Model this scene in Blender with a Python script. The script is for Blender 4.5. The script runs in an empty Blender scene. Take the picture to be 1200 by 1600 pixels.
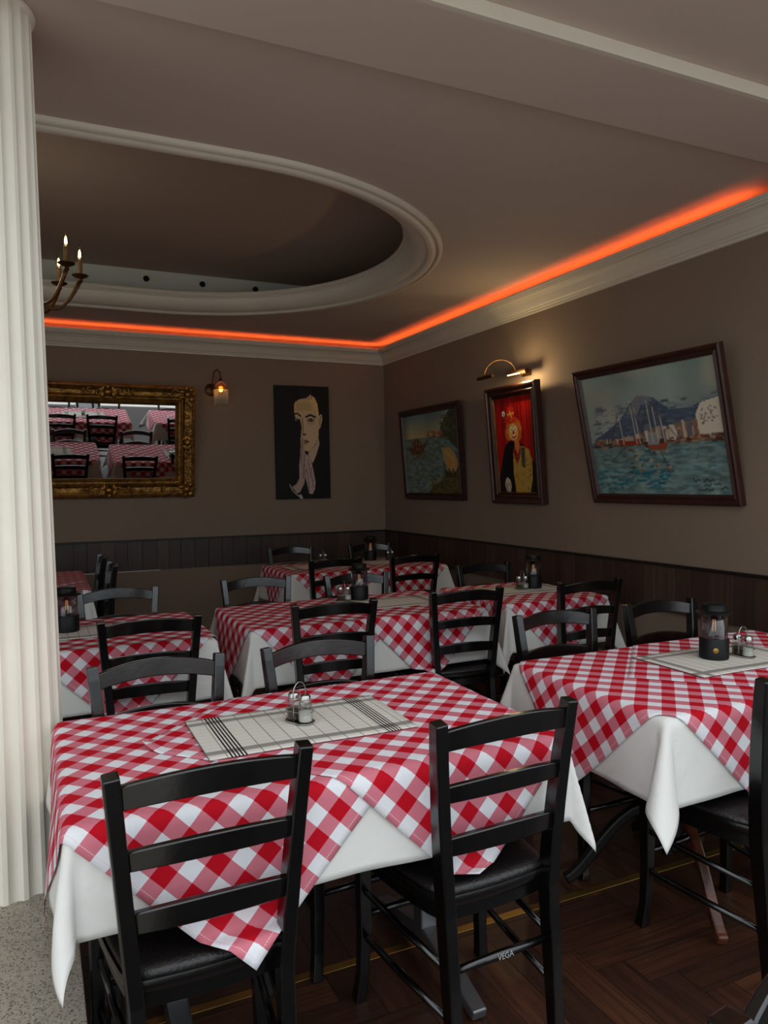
import bpy, bmesh, math, random
import numpy as np
from mathutils import Vector, Matrix
C = bpy.context.scene
col = C.collection
PI = math.pi
R = math.radians
random.seed(7)

# ------------------------------------------------------------------ camera
H = 1.45
YAW, PITCH, ROLL, F = R(24.886), R(-2.224), R(-0.703), 1173.9
cy, sy, cp, sp = math.cos(YAW), math.sin(YAW), math.cos(PITCH), math.sin(PITCH)
fwd = Vector((sy * cp, cy * cp, sp)); right = Vector((cy, -sy, 0)); up = right.cross(fwd)
r2 = math.cos(ROLL) * right + math.sin(ROLL) * up
u2 = -math.sin(ROLL) * right + math.cos(ROLL) * up
cam_data = bpy.data.cameras.new('camera'); cam = bpy.data.objects.new('camera', cam_data); col.objects.link(cam)
m = Matrix((r2, u2, -fwd)).transposed().to_4x4(); m.translation = Vector((0, 0, H))
cam.matrix_world = m
cam_data.sensor_fit = 'HORIZONTAL'; cam_data.sensor_width = 36; cam_data.lens = 36 * F / 1200
cam_data.clip_start = .02
C.camera = cam

# ------------------------------------------------------------------ world and exposure
SKY = 1.75
w = bpy.data.worlds.new('overcast_sky'); C.world = w; w.use_nodes = True
nt = w.node_tree; bg = nt.nodes['Background']
tc = nt.nodes.new('ShaderNodeTexCoord'); sx = nt.nodes.new('ShaderNodeSeparateXYZ'); rp = nt.nodes.new('ShaderNodeValToRGB')
nt.links.new(tc.outputs['Generated'], sx.inputs[0]); nt.links.new(sx.outputs['Z'], rp.inputs[0]); nt.links.new(rp.outputs[0], bg.inputs[0])
rp.color_ramp.elements[0].position = 0.0; rp.color_ramp.elements[0].color = (.60, .68, .72, 1)
rp.color_ramp.elements[1].position = 0.7; rp.color_ramp.elements[1].color = (.95, 1.0, 1.04, 1)
bg.inputs[1].default_value = SKY
C.view_settings.view_transform = 'Standard'; C.view_settings.look = 'None'
C.view_settings.gamma = 1; C.view_settings.use_curve_mapping = False
C.view_settings.exposure = 0.0

# ------------------------------------------------------------------ colour and material helpers
def lin(c):
    return tuple(((x / 255) / 12.92 if x / 255 <= .04045 else ((x / 255 + .055) / 1.055) ** 2.4) for x in c)
def lin4(c): return (*lin(c), 1)
def mat(name, rgb=(128, 128, 128), rough=.6, metal=0, bump=0, bscale=30, var=0, vscale=4, spec=.5, coat=0, emit=None, estr=0, alpha=None, trans=0, detail=4):
    M = bpy.data.materials.new(name); M.use_nodes = True
    n = M.node_tree.nodes; l = M.node_tree.links; b = n['Principled BSDF']
    b.inputs['Base Color'].default_value = lin4(rgb); b.inputs['Roughness'].default_value = rough
    b.inputs['Metallic'].default_value = metal; b.inputs['Specular IOR Level'].default_value = spec
    b.inputs['Coat Weight'].default_value = coat; b.inputs['Transmission Weight'].default_value = trans
    if emit: b.inputs['Emission Color'].default_value = lin4(emit); b.inputs['Emission Strength'].default_value = estr
    t = n.new('ShaderNodeTexCoord')
    if var:
        no = n.new('ShaderNodeTexNoise'); no.inputs['Scale'].default_value = vscale; no.inputs['Detail'].default_value = detail
        l.new(t.outputs['Object'], no.inputs['Vector'])
        mr = n.new('ShaderNodeMapRange'); mr.inputs[1].default_value = .3; mr.inputs[2].default_value = .7
        mr.inputs[3].default_value = 1 - var; mr.inputs[4].default_value = 1 + var
        l.new(no.outputs[0], mr.inputs[0])
        vm = n.new('ShaderNodeVectorMath'); vm.operation = 'SCALE'; vm.inputs[0].default_value = lin(rgb)
        l.new(mr.outputs[0], vm.inputs['Scale']); l.new(vm.outputs[0], b.inputs['Base Color'])
    if bump:
        nb = n.new('ShaderNodeTexNoise'); nb.inputs['Scale'].default_value = bscale; nb.inputs['Detail'].default_value = 5
        l.new(t.outputs['Object'], nb.inputs['Vector'])
        bp = n.new('ShaderNodeBump'); bp.inputs['Strength'].default_value = bump; bp.inputs['Distance'].default_value = .01
        l.new(nb.outputs[0], bp.inputs['Height']); l.new(bp.outputs[0], b.inputs['Normal'])
    return M
class NT:
    """tiny node builder"""
    def __init__(s, M): s.n = M.node_tree.nodes; s.l = M.node_tree.links; s.b = s.n['Principled BSDF']
    def new(s, t): return s.n.new('ShaderNode' + t)
    def sock(s, i, v):
        if hasattr(v, 'is_output'): s.l.new(v, i)
        else: i.default_value = v
    def math(s, op, a, b=0.0, c=None):
        k = s.new('Math'); k.operation = op; s.sock(k.inputs[0], a); s.sock(k.inputs[1], b)
        if c is not None: s.sock(k.inputs[2], c)
        return k.outputs[0]
    def mix(s, f, a, b):
        k = s.new('Mix'); k.data_type = 'RGBA'; s.sock(k.inputs[0], f); s.sock(k.inputs[6], a); s.sock(k.inputs[7], b)
        return k.outputs[2]
    def bump(s, h, strength=.3, dist=.002):
        k = s.new('Bump'); k.inputs['Strength'].default_value = strength; k.inputs['Distance'].default_value = dist
        s.l.new(h, k.inputs['Height']); s.l.new(k.outputs[0], s.b.inputs['Normal'])

M = {}
M['wall'] = mat('wall_paint', (132, 113, 96), .85, bump=.08, bscale=60, var=.03, vscale=2)
M['ceiling'] = mat('ceiling_paint', (196, 180, 166), .8, bump=.05, bscale=40, var=.03, vscale=1.5)
M['plaster'] = mat('cream_plaster', (212, 202, 184), .55, bump=.04, bscale=50, var=.03)
M['void'] = mat('recess_paint', (176, 156, 140), .9, var=.03, vscale=1)
M['whitewall'] = mat('recess_white_paint', (214, 214, 200), .8, var=.03)
M['column'] = mat('column_paint', (238, 231, 216), .5, bump=.1, bscale=35, var=.04, vscale=5)
M['chair'] = mat('black_stained_wood', (6, 5, 5), .21, bump=.05, bscale=45, var=.3, vscale=18, spec=.85)
M['leather'] = mat('black_leather', (22, 17, 17), .38, bump=.25, bscale=120, spec=.6, var=.2, vscale=6)
M['blackmetal'] = mat('black_metal', (16, 16, 17), .42, metal=.2, bump=.03, bscale=60)
M['matteblack'] = mat('matt_black', (10, 10, 11), .5, bump=.03, bscale=80, spec=.3)
M['steel'] = mat('brushed_steel', (150, 152, 155), .38, metal=.9, bump=.05, bscale=60)
M['chrome'] = mat('chrome', (190, 188, 184), .22, metal=1, bump=.01, bscale=40)
M['brass'] = mat('brass', (165, 130, 70), .35, metal=.9, bump=.05, bscale=60, var=.15)
M['brass_dark'] = mat('aged_brass', (96, 66, 36), .42, metal=.8, bump=.1, bscale=60, var=.3, vscale=20)
M['gold'] = mat('antique_gold', (150, 108, 52), .34, metal=.8, bump=.5, bscale=40, var=.5, vscale=20)
M['darkwood'] = mat('dark_frame_wood', (48, 26, 20), .4, bump=.2, bscale=30, var=.3, vscale=12)
M['redwood'] = mat('reddish_frame_wood', (56, 27, 20), .4, bump=.2, bscale=30, var=.25, vscale=12)
M['brownwood'] = mat('brown_foot_wood', (88, 46, 30), .3, bump=.2, bscale=25, var=.5, vscale=14)
M['cap'] = mat('black_cap_rail', (18, 14, 12), .45, bump=.05, bscale=30)
M['salt'] = mat('salt', (225, 225, 220), .9, bump=.3, bscale=300)
M['pepper'] = mat('pepper', (70, 58, 48), .9, bump=.5, bscale=300, var=.5, vscale=300)
M['hole'] = mat('dark_hole', (8, 8, 8), .9, bump=.01)
M['ground'] = mat('street_paving', (196, 192, 186), .9, bump=.2, bscale=8, var=.1, vscale=2)
M['dark_ground'] = mat('added_dark_ground', (42, 34, 30), .8, bump=.2, bscale=8, var=.2, vscale=3)
M['candle'] = mat('candle_sleeve', (120, 88, 48), .6, var=.3, vscale=30)
M['bulb_glow'] = mat('glowing_filament', (255, 220, 150), .4, emit=(255, 226, 150), estr=9, var=0)
M['sconce_glow'] = mat('sconce_bulb', (255, 190, 90), .4, emit=(255, 176, 72), estr=14)
M['filament'] = mat('warm_filament', (255, 180, 90), .4, emit=(255, 200, 140), estr=.9)
M['led'] = mat('orange_led_strip', (255, 80, 20), .4, emit=(255, 104, 44), estr=22)
M['halogen'] = mat('halogen_lamp', (255, 230, 170), .4, emit=(255, 214, 140), estr=6)
M['beads'] = mat('glass_bead_fringe', (206, 194, 176), .35, bump=.6, bscale=140, alpha=.8)
M['mirror'] = mat('mirror_glass', (235, 235, 235), .015, metal=1)
def glass(name, rgb=(255, 255, 255), rough=.02, fac=.12):
    G = bpy.data.materials.new(name); G.use_nodes = True
    n = G.node_tree.nodes; l = G.node_tree.links
    for k in list(n): n.remove(k)
    o = n.new('ShaderNodeOutputMaterial'); tr = n.new('ShaderNodeBsdfTransparent'); gl = n.new('ShaderNodeBsdfGlossy'); mx = n.new('ShaderNodeMixShader')
    lw = n.new('ShaderNodeLayerWeight'); lw.inputs[0].default_value = .35
    no = n.new('ShaderNodeTexNoise'); no.inputs['Scale'].default_value = 30
    bp = n.new('ShaderNodeBump'); bp.inputs['Strength'].default_value = .05; l.new(no.outputs[0], bp.inputs['Height']); l.new(bp.outputs[0], gl.inputs['Normal'])
    ma = n.new('ShaderNodeMath'); ma.operation = 'MULTIPLY_ADD'; ma.inputs[1].default_value = .45; ma.inputs[2].default_value = fac
    l.new(lw.outputs['Facing'], ma.inputs[0])
    tr.inputs[0].default_value = lin4(rgb); gl.inputs[1].default_value = rough
    l.new(ma.outputs[0], mx.inputs[0]); l.new(tr.outputs[0], mx.inputs[1]); l.new(gl.outputs[0], mx.inputs[2]); l.new(mx.outputs[0], o.inputs[0])
    return G
M['glass'] = glass('clear_glass', (222, 218, 222), .03, .06)
M['shaker_glass'] = glass('shaker_glass', (232, 234, 230), .05, .03)
M['amber_glass'] = mat('amber_glass_shade', (190, 120, 60), .25, trans=.75, bump=.2, bscale=60)
M['bulb_glass'] = glass('bulb_glass', (235, 225, 205), .03, .05)

def gingham():
    G = mat('red_gingham_cotton', (200, 20, 40), .82, spec=.2)
    t = NT(G); uv = t.new('UVMap'); s = t.new('SeparateXYZ'); t.l.new(uv.outputs[0], s.inputs[0])
    def st(o):
        a = t.math('MULTIPLY', o, 1 / .08); a = t.math('FRACT', a)
        # slightly soft step so that the distant checks do not shimmer
        return t.math('GREATER_THAN', a, .5)
    a, b = st(s.outputs[0]), st(s.outputs[1])
    both = t.math('MULTIPLY', a, b); one = t.math('SUBTRACT', t.math('ADD', a, b), t.math('MULTIPLY', both, 2))
    white, pink, red = lin4((230, 230, 234)), lin4((208, 118, 132)), lin4((188, 4, 28))
    c = t.mix(one, white, pink); c = t.mix(both, c, red)
    # hem line of stitching, 1 cm inside the edge of the 1.06 m square
    mx = t.math('MAXIMUM', t.math('ABSOLUTE', t.math('SUBTRACT', s.outputs[0], .53)), t.math('ABSOLUTE', t.math('SUBTRACT', s.outputs[1], .53)))
    hem = t.math('LESS_THAN', t.math('ABSOLUTE', t.math('SUBTRACT', mx, .516)), .0009)
    dash = t.math('GREATER_THAN', t.math('FRACT', t.math('MULTIPLY', t.math('ADD', s.outputs[0], s.outputs[1]), 160)), .4)
    c = t.mix(t.math('MULTIPLY', hem, dash), c, lin4((235, 200, 205)))
    t.l.new(c, t.b.inputs['Base Color'])
    tc = t.new('TexCoord'); no = t.new('TexNoise'); no.inputs['Scale'].default_value = 7; no.inputs['Detail'].default_value = 6
    t.l.new(tc.outputs['Object'], no.inputs[0])
    wv = t.math('ADD', t.math('SINE', t.math('MULTIPLY', s.outputs[0], 3000)), t.math('SINE', t.math('MULTIPLY', s.outputs[1], 3000)))
    t.bump(t.math('ADD', no.outputs[0], t.math('MULTIPLY', wv, .004)), .5, .012)
    return G
M['gingham'] = gingham()
def white_cloth():
    G = mat('white_tablecloth_cotton', (226, 224, 219), .85, spec=.15)
    t = NT(G); uv = t.new('UVMap'); tc = t.new('TexCoord')
    no = t.new('TexNoise'); no.inputs['Scale'].default_value = 5; no.inputs['Detail'].default_value = 7; no.inputs['Distortion'].default_value = .6
    t.l.new(tc.outputs['Object'], no.inputs[0]); t.bump(no.outputs[0], .55, .02)
    return G
M['cloth'] = white_cloth()
def placemat(dark):
    G = mat('checked_placemat_linen' + ('_lined' if dark else ''), (200, 196, 188), .85, spec=.15)
    t = NT(G); uv = t.new('UVMap'); s = t.new('SeparateXYZ'); t.l.new(uv.outputs[0], s.inputs[0])
    x, y = s.outputs[0], s.outputs[1]
    def band(v, c, w): return t.math('LESS_THAN', t.math('ABSOLUTE', t.math('SUBTRACT', v, c)), w / 2)
    def grid(v, p, w): return t.math('LESS_THAN', t.math('FRACT', t.math('DIVIDE', v, p)), w / p)
    W, D = .58, .34
    c = lin4((206, 200, 192)) + ()
    g = t.math('MAXIMUM', grid(x, .046, .0022), t.math('MULTIPLY', grid(y, .027, .0012), .5))
    c1 = t.mix(t.math('MULTIPLY', g, .85), lin4((220, 214, 204)), lin4((60, 57, 56)))
    bands = t.math('MAXIMUM', band(y, .045, .026), band(y, D - .045, .026))
    if not dark: bands = t.math('MAXIMUM', bands, t.math('MAXIMUM', band(x, .045, .026), band(x, W - .045, .026)))
    c2 = t.mix(t.math('MULTIPLY', bands, .8), c1, lin4((122, 118, 112)))
    if dark:
        zone = t.math('MAXIMUM', band(x, .075, .046), band(x, W - .075, .046))
        ln = t.math('MULTIPLY', zone, t.math('LESS_THAN', t.math('FRACT', t.math('DIVIDE', x, .0092)), .5))
        c2 = t.mix(ln, c2, lin4((30, 30, 32)))
    t.l.new(c2, t.b.inputs['Base Color'])
    tc = t.new('TexCoord'); no = t.new('TexNoise'); no.inputs['Scale'].default_value = 12; t.l.new(tc.outputs['Object'], no.inputs[0]); t.bump(no.outputs[0], .4, .008)
    return G
M['mat_lined'] = placemat(True); M['mat_plain'] = placemat(False)
def terrazzo():
    G = mat('speckled_terrazzo', (150, 142, 130), .45, spec=.4)
    t = NT(G); tc = t.new('TexCoord'); mp = tc.outputs['Object']
    v = t.new('TexVoronoi'); v.inputs['Scale'].default_value = 290; t.l.new(mp, v.inputs[0])
    sp_ = t.new('SeparateColor'); t.l.new(v.outputs['Color'], sp_.inputs[0])
    dk = t.math('GREATER_THAN', sp_.outputs[0], .86); lt = t.math('LESS_THAN', sp_.outputs[1], .25)
    no = t.new('TexNoise'); no.inputs['Scale'].default_value = 14; t.l.new(mp, no.inputs[0])
    c = t.mix(no.outputs[0], lin4((146, 136, 122)), lin4((184, 174, 158)))
    c = t.mix(t.math('MULTIPLY', lt, .45), c, lin4((200, 190, 176))); c = t.mix(t.math('MULTIPLY', dk, .8), c, lin4((62, 54, 50)))
    t.l.new(c, t.b.inputs['Base Color']); return G
M['terrazzo'] = terrazzo()
def plank_mat(name, c0, c1, rough, axis_uv=True):
    G = mat(name, c0, rough, spec=.5)
    t = NT(G); uv = t.new('UVMap'); at = t.new('Attribute'); at.attribute_name = 'tone'
    mp = t.new('Mapping'); mp.inputs['Scale'].default_value = (2.5, 45, 1); t.l.new(uv.outputs[0], mp.inputs[0])
    off = t.new('VectorMath'); off.operation = 'ADD'; t.l.new(mp.outputs[0], off.inputs[0]); 
    sc = t.new('VectorMath'); sc.operation = 'SCALE'; sc.inputs['Scale'].default_value = 37; t.l.new(at.outputs['Color'], sc.inputs[0]); t.l.new(sc.outputs[0], off.inputs[1])
    no = t.new('TexNoise'); no.inputs['Scale'].default_value = 1; no.inputs['Detail'].default_value = 6; no.inputs['Distortion'].default_value = 1.2; t.l.new(off.outputs[0], no.inputs[0])
    f = t.math('ADD', t.math('MULTIPLY', no.outputs[0], 1.4), -.25)
    s = t.new('SeparateColor'); t.l.new(at.outputs['Color'], s.inputs[0])
    cc = t.mix(t.math('MULTIPLY', f, t.math('ADD', t.math('MULTIPLY', s.outputs[0], .8), .3)), lin4(c0), lin4(c1))
    t.l.new(cc, t.b.inputs['Base Color']); t.bump(no.outputs[0], .25, .003)
    return G
M['parquet'] = plank_mat('dark_herringbone_parquet', (30, 17, 13), (112, 66, 42), .42)
M['wainscot'] = plank_mat('dark_panel_boards', (44, 31, 25), (98, 70, 54), .5)

# ------------------------------------------------------------------ mesh helpers
def obj(name, bm, m_, parent=None, smooth=False, bevel=0, sub=0):
    me = bpy.data.meshes.new(name); bm.normal_update(); bm.to_mesh(me); bm.free()
    if m_ is not None: me.materials.append(m_)
    o = bpy.data.objects.new(name, me); col.objects.link(o)
    if smooth:
        for p in me.polygons: p.use_smooth = True
        if smooth != 'all':
            try: me.set_sharp_from_angle(angle=R(40))
            except Exception: pass
    if bevel:
        b = o.modifiers.new('bevel', 'BEVEL'); b.width = bevel; b.segments = 2; b.limit_method = 'ANGLE'
    if sub:
        s = o.modifiers.new('subdivision', 'SUBSURF'); s.levels = sub; s.render_levels = sub
    if parent: o.parent = parent
    return o
def tag(o, label, cat, group=None, kind=None):
    o['label'] = label; o['category'] = cat
    if group: o['group'] = group
    if kind: o['kind'] = kind
    return o
def thing(name, label, cat, loc=(0, 0, 0), rz=0, group=None):
    o = bpy.data.objects.new(name, None); col.objects.link(o); o.location = loc; o.rotation_euler = (0, 0, rz); o.empty_display_size = .1
    return tag(o, label, cat, group)
def struct(name, bm, m_, parent=None, label=None, cat=None, **k):
    o = obj(name, bm, m_, parent, **k)
    if parent is None:
        o['kind'] = 'structure'
        o['label'] = label or name.replace('_', ' '); o['category'] = cat or name.split('_')[0]
    return o
def box(bm, x0, x1, y0, y1, z0, z1, mtx=None):
    vs = [Vector((x, y, z)) for x in (x0, x1) for y in (y0, y1) for z in (z0, z1)]
    if mtx: vs = [mtx @ v for v in vs]
    v = [bm.verts.new(p) for p in vs]
    for f in ((0, 1, 3, 2), (4, 6, 7, 5), (0, 4, 5, 1), (2, 3, 7, 6), (0, 2, 6, 4), (1, 5, 7, 3)): bm.faces.new([v[i] for i in f])
def BM(): return bmesh.new()
def bx(*a, **k): b = BM(); box(b, *a, **k); return b
def loft(bm, rings, cap=True, closed=True):
    vs = [[bm.verts.new(p) for p in r] for r in rings]; n = len(rings[0])
    for a, b in zip(vs, vs[1:]):
        for i in range(n if closed else n - 1):
            j = (i + 1) % n; bm.faces.new((a[i], a[j], b[j], b[i]))
    if cap and closed: bm.faces.new(list(reversed(vs[0]))); bm.faces.new(vs[-1])
    return vs
def bar(bm, path, w_, d_, side=Vector((1, 0, 0))):
    """rectangular bar along a path; w_ along 'side', d_ across (may be lists)"""
    rings = []
    P = [Vector(p) for p in path]
    for i, p in enumerate(P):
        t = (P[min(i + 1, len(P) - 1)] - P[max(i - 1, 0)]).normalized()
        s = (side - side.dot(t) * t).normalized(); q = t.cross(s)
        ww = w_[i] if isinstance(w_, (list, tuple)) else w_; dd = d_[i] if isinstance(d_, (list, tuple)) else d_
        rings.append([p - s * ww / 2 - q * dd / 2, p + s * ww / 2 - q * dd / 2, p + s * ww / 2 + q * dd / 2, p - s * ww / 2 + q * dd / 2])
    loft(bm, rings)
def tube(bm, path, r, n=8, closed_path=False):
    P = [Vector(p) for p in path]; rings = []; N = len(P); prev = None
    for i, p in enumerate(P):
        a = P[(i + 1) % N] if closed_path else P[min(i + 1, N - 1)]; b = P[(i - 1) % N] if closed_path else P[max(i - 1, 0)]
        t = (a - b).normalized()
        if prev is None: s = t.orthogonal().normalized()
        else: s = (prev - prev.dot(t) * t).normalized()
        prev = s; q = t.cross(s); rr = r[i] if isinstance(r, (list, tuple)) else r
        rings.append([p + (s * math.cos(2 * PI * k / n) + q * math.sin(2 * PI * k / n)) * rr for k in range(n)])
    if closed_path: rings.append(rings[0]); 
    loft(bm, rings, cap=not closed_path)
    if closed_path: bmesh.ops.remove_doubles(bm, verts=bm.verts, dist=1e-6)
def lathe(bm, prof, c=(0, 0, 0), n=24, cap=True):
    c = Vector(c)
    rings = [[c + Vector((max(r, 1e-5) * math.cos(2 * PI * k / n), max(r, 1e-5) * math.sin(2 * PI * k / n), z)) for k in range(n)] for r, z in prof]
    loft(bm, rings, cap=cap)
def ball(bm, c, r, n=8, sz=(1, 1, 1)):
    ms = Matrix.Translation(c) @ Matrix.Diagonal((r * sz[0], r * sz[1], r * sz[2], 1))
    bmesh.ops.create_uvsphere(bm, u_segments=n, v_segments=max(4, n // 2), radius=1, matrix=ms)
def arc(c, r, a0, a1, n, plane='xz'):
    out = []
    for i in range(n + 1):
        a = a0 + (a1 - a0) * i / n; p, q = r * math.cos(a), r * math.sin(a)
        out.append(Vector(c) + (Vector((p, 0, q)) if plane == 'xz' else Vector((0, p, q)) if plane == 'yz' else Vector((p, q, 0))))
    return out
def copy_tree(o, parent=None):
    c = o.copy(); col.objects.link(c); c.parent = parent
    for ch in o.children: copy_tree(ch, c)
    return c

# ================================================================== THE SETTING
XR, YB, XL = 3.24, 6.95, -3.4
YF = 1.10      # front edge of the parquet and of the roof over the entrance
CEIL, SOFF = 2.825, 2.76
# floor: herringbone parquet, planks laid along x and y
def herringbone():
    bm = BM(); uvl = bm.loops.layers.uv.new('UVMap'); cl = bm.loops.layers.color.new('tone')
    w_, n = .105, 5; L = w_ * n; rnd = random.Random(3); g = .0009
    x0, x1, y0, y1 = XL, XR, YF, YB
    def plank(px, py, dx, dy):
        a, b, c, d = px + g, py + g, px + dx - g, py + dy - g
        a, c = max(a, x0), min(c, x1); b, d = max(b, y0), min(d, y1)
        if c - a < .002 or d - b < .002: return
        if c < .06 and d < 2.62: return
        z = rnd.uniform(-.0004, .0004)
        v = [bm.verts.new(p) for p in ((a, b, z), (c, b, z), (c, d, z), (a, d, z))]
        f = bm.faces.new(v); tone = (rnd.random(), rnd.random(), rnd.random(), 1)
        for lp in f.loops:
            p = lp.vert.co; u, vv = (p.x - px, p.y - py) if dx > dy else (p.y - py, p.x - px)
            lp[uvl].uv = (u, vv); lp[cl] = tone
    for k in range(-90, 90):
        for mm in range(-22, 22):
            ox = k * w_ + mm * L + .0; oy = -k * w_ + mm * L + .03
            plank(ox, oy, L, w_); plank(ox, oy - L, w_, L)
    return bm
struct('floor', herringbone(), M['parquet'], label='dark brown herringbone parquet floor', cat='floor')
struct('floor_screed', bx(XL, XR + .2, YF, YB + .2, -.12, -.002), M['hole'], label='dark gaps under the parquet boards', cat='floor')
struct('floor_outside', bx(-14, 14, -24, -1.6, -.14, -.02), M['ground'], label='grey paving of the street outside', cat='ground')
struct('floor_outside_side', bx(-14, XL, YF, 2.3, -.14, 0), M['ground'], label='grey paving of the terrace to the left', cat='ground')
tag(obj('floor_strip', bx(.08, XR - .002, 2.045, 2.075, .0006, .0035), M['brass'], bevel=.001), 'narrow brass joint strip running across the parquet floor', 'strip')
struct('floor_deck', bx(.07, XR + 2, -1.6, YF, -.14, -.002), M['dark_ground'], label='unseen dark ground added before the entrance', cat='floor')  # unseen dark ground, added so the near chair backs reflect black
struct('floor_paving', bx(-14, .07, -1.6, YF, -.14, -.002), M['ground'], label='grey paving left of the added dark ground', cat='ground')
# terrazzo plinth
bm = BM(); box(bm, -2.6, .072, 2.262, 2.60, 0, .28); o = struct('trim_1', bm, M['terrazzo'], label='speckled terrazzo slab under the fluted column', cat='plinth', bevel=.002)
bm = BM(); box(bm, -2.6, .072, .3, 2.256, 0, .28); o = struct('trim_2', bm, M['terrazzo'], label='speckled terrazzo plinth in front of the column slab', cat='plinth', bevel=.002)
# walls
struct('wall_back', bx(XL - .2, XR + .2, YB, YB + .2, -.1, 3.4), M['wall'], label='beige painted back wall')
struct('wall_right', bx(XR, XR + .2, YF, YB, -.1, 3.4), M['wall'], label='beige painted right wall')
struct('wall_left', bx(XL - .2, XL, 2.2, YB, -.1, 3.4), M['wall'], label='beige painted left wall')
# wainscot bands
def boards(n_, length, z0, z1, place, seed):
    bm = BM(); uvl = bm.loops.layers.uv.new('UVMap'); cl = bm.loops.layers.color.new('tone'); rnd = random.Random(seed)
    x = 0
    while x < length - .01:
        ww = min(rnd.choice((.105, .125, .14)), length - x); d = .016 + rnd.uniform(0, .002)
        vs0 = len(bm.verts)
        tone = (rnd.random(), rnd.random(), rnd.random(), 1)
        pts = [(x + .001, 0), (x + .001, d - .001), (x + .002, d), (x + ww - .002, d), (x + ww - .001, d - .001), (x + ww - .001, 0)]
        rings = [[place(a, b, z) for a, b in pts] for z in (z0, z1)]
        nf = len(bm.faces); loft(bm, rings); bm.faces.ensure_lookup_table()
        for f in bm.faces[nf:]:
            for lp in f.loops: lp[uvl].uv = (lp.vert.co.z, x + ww * rnd.random() * .02 + (lp.vert.co.x + lp.vert.co.y)); lp[cl] = tone
        x += ww
    return bm
W0, W1 = .70, .958
struct('trim_3', boards(0, XR - XL - .02, W0, W1, lambda a, b, z: Vector((XL + a, YB - b, z)), 5), M['wainscot'], label='dark vertical board band along the back wall', cat='wainscot')
struct('trim_4', boards(0, YB - .02 - YF, W0, W1, lambda a, b, z: Vector((XR - b, YF + a, z)), 6), M['wainscot'], label='dark vertical board band along the right wall', cat='wainscot')
bm = BM(); box(bm, XL, XR, YB - .026, YB, W1, .974); struct('trim_5', bm, M['cap'], label='black cap rail above the back wall boards', cat='rail', bevel=.003)
bm = BM(); box(bm, XR - .026, XR, YF, YB - .026, W1, .974); struct('trim_6', bm, M['cap'], label='black cap rail above the right wall boards', cat='rail', bevel=.003)
bm = BM(); box(bm, XL, 1.0, YB - .010, YB, W0 - .010, W0); struct('trim_7', bm, M['plaster'], label='thin pale strip under the back wall boards', cat='strip')
# baseboards
struct('baseboard_back', bx(XL, XR, YB - .018, YB, 0, .10), M['darkwood'], label='dark wooden skirting of the back wall', bevel=.003)
struct('baseboard_right', bx(XR - .018, XR, YF, YB - .018, 0, .10), M['darkwood'], label='dark wooden skirting of the right wall', bevel=.003)
# ceiling with the stadium-shaped opening
OCX, OCY, OR = .855, 4.64, 1.535
LCX = -1.9    # centre of the far-left end of the opening
def stadium(r, n=48):
    pts = []
    for i in range(n + 1):
        a = -PI / 2 + PI * i / n; pts.append((OCX + r * math.cos(a), OCY + r * math.sin(a)))
    for i in range(n + 1):
        a = PI / 2 + PI * i / n; pts.append((LCX + r * math.cos(a), OCY + r * math.sin(a)))
    return pts
def ceiling_bm():
    bm = BM(); inner = stadium(OR - .06); N = len(inner)
    x0, x1, y0, y1 = XL, XR, 2.0, YB
    outer = []
    ctr = Vector(((OCX + LCX) / 2, OCY))
    for (x, y) in inner:
        # push outward along the stadium normal until the rectangle is met
        cxx = OCX if x > OCX else LCX if x < LCX else x
        d = Vector((x - cxx, y - OCY)).normalized(); t = 99
        if d.x > 1e-6: t = min(t, (x1 - x) / d.x)
        if d.x < -1e-6: t = min(t, (x0 - x) / d.x)
        if d.y > 1e-6: t = min(t, (y1 - y) / d.y)
        if d.y < -1e-6: t = min(t, (y0 - y) / d.y)
        outer.append((x + d.x * t, y + d.y * t))
    a = [bm.verts.new((x, y, CEIL)) for x, y in inner]; b = [bm.verts.new((x, y, CEIL)) for x, y in outer]
    for i in range(N):
        j = (i + 1) % N
        p, q = outer[i], outer[j]
        f = [a[i], b[i]]
        # insert the rectangle corner where the border turns
        if abs(p[0] - q[0]) > 1e-4 and abs(p[1] - q[1]) > 1e-4:
            cxn = x1 if max(p[0], q[0]) > x1 - 1e-3 else x0; cyn = y1 if max(p[1], q[1]) > y1 - 1e-3 else y0
            f.append(bm.verts.new((cxn, cyn, CEIL)))
        f += [b[j], a[j]]
        try: bm.faces.new(f)
        except ValueError: pass
    # give it thickness
    r = bmesh.ops.extrude_face_region(bm, geom=list(bm.faces))
    for v in r['geom']:
        if isinstance(v, bmesh.types.BMVert): v.co.z += .03
    bmesh.ops.recalc_face_normals(bm, faces=bm.faces)
    return bm
struct('ceiling', ceiling_bm(), M['ceiling'], label='beige ceiling with a long rounded opening')
# moulding round the opening
def ring_profile(prof, name, m_, label):
    bm = BM(); rings = []
    base = stadium(1.0)
    for r, z in prof: rings.append([Vector((x, y, z)) for x, y in stadium(r)])
    loft(bm, rings + [rings[0]], cap=False); bmesh.ops.remove_doubles(bm, verts=bm.verts, dist=1e-6); bmesh.ops.recalc_face_normals(bm, faces=bm.faces)
    return struct(name, bm, m_, label=label, cat='moulding', smooth=True)
prof = [(OR + .010, CEIL + .002), (OR + .008, CEIL - .012), (OR, CEIL - .020), (OR - .014, CEIL - .022), (OR - .020, CEIL - .012), (OR - .030, CEIL - .010), (OR - .036, CEIL - .022), (OR - .054, CEIL - .030), (OR - .074, CEIL - .028), (OR - .084, CEIL - .016)]
for i in range(9):
    a = i / 8 * PI / 2; prof.append((OR - .088 - .105 * math.sin(a), CEIL - .012 + .085 * (1 - math.cos(a))))
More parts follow.
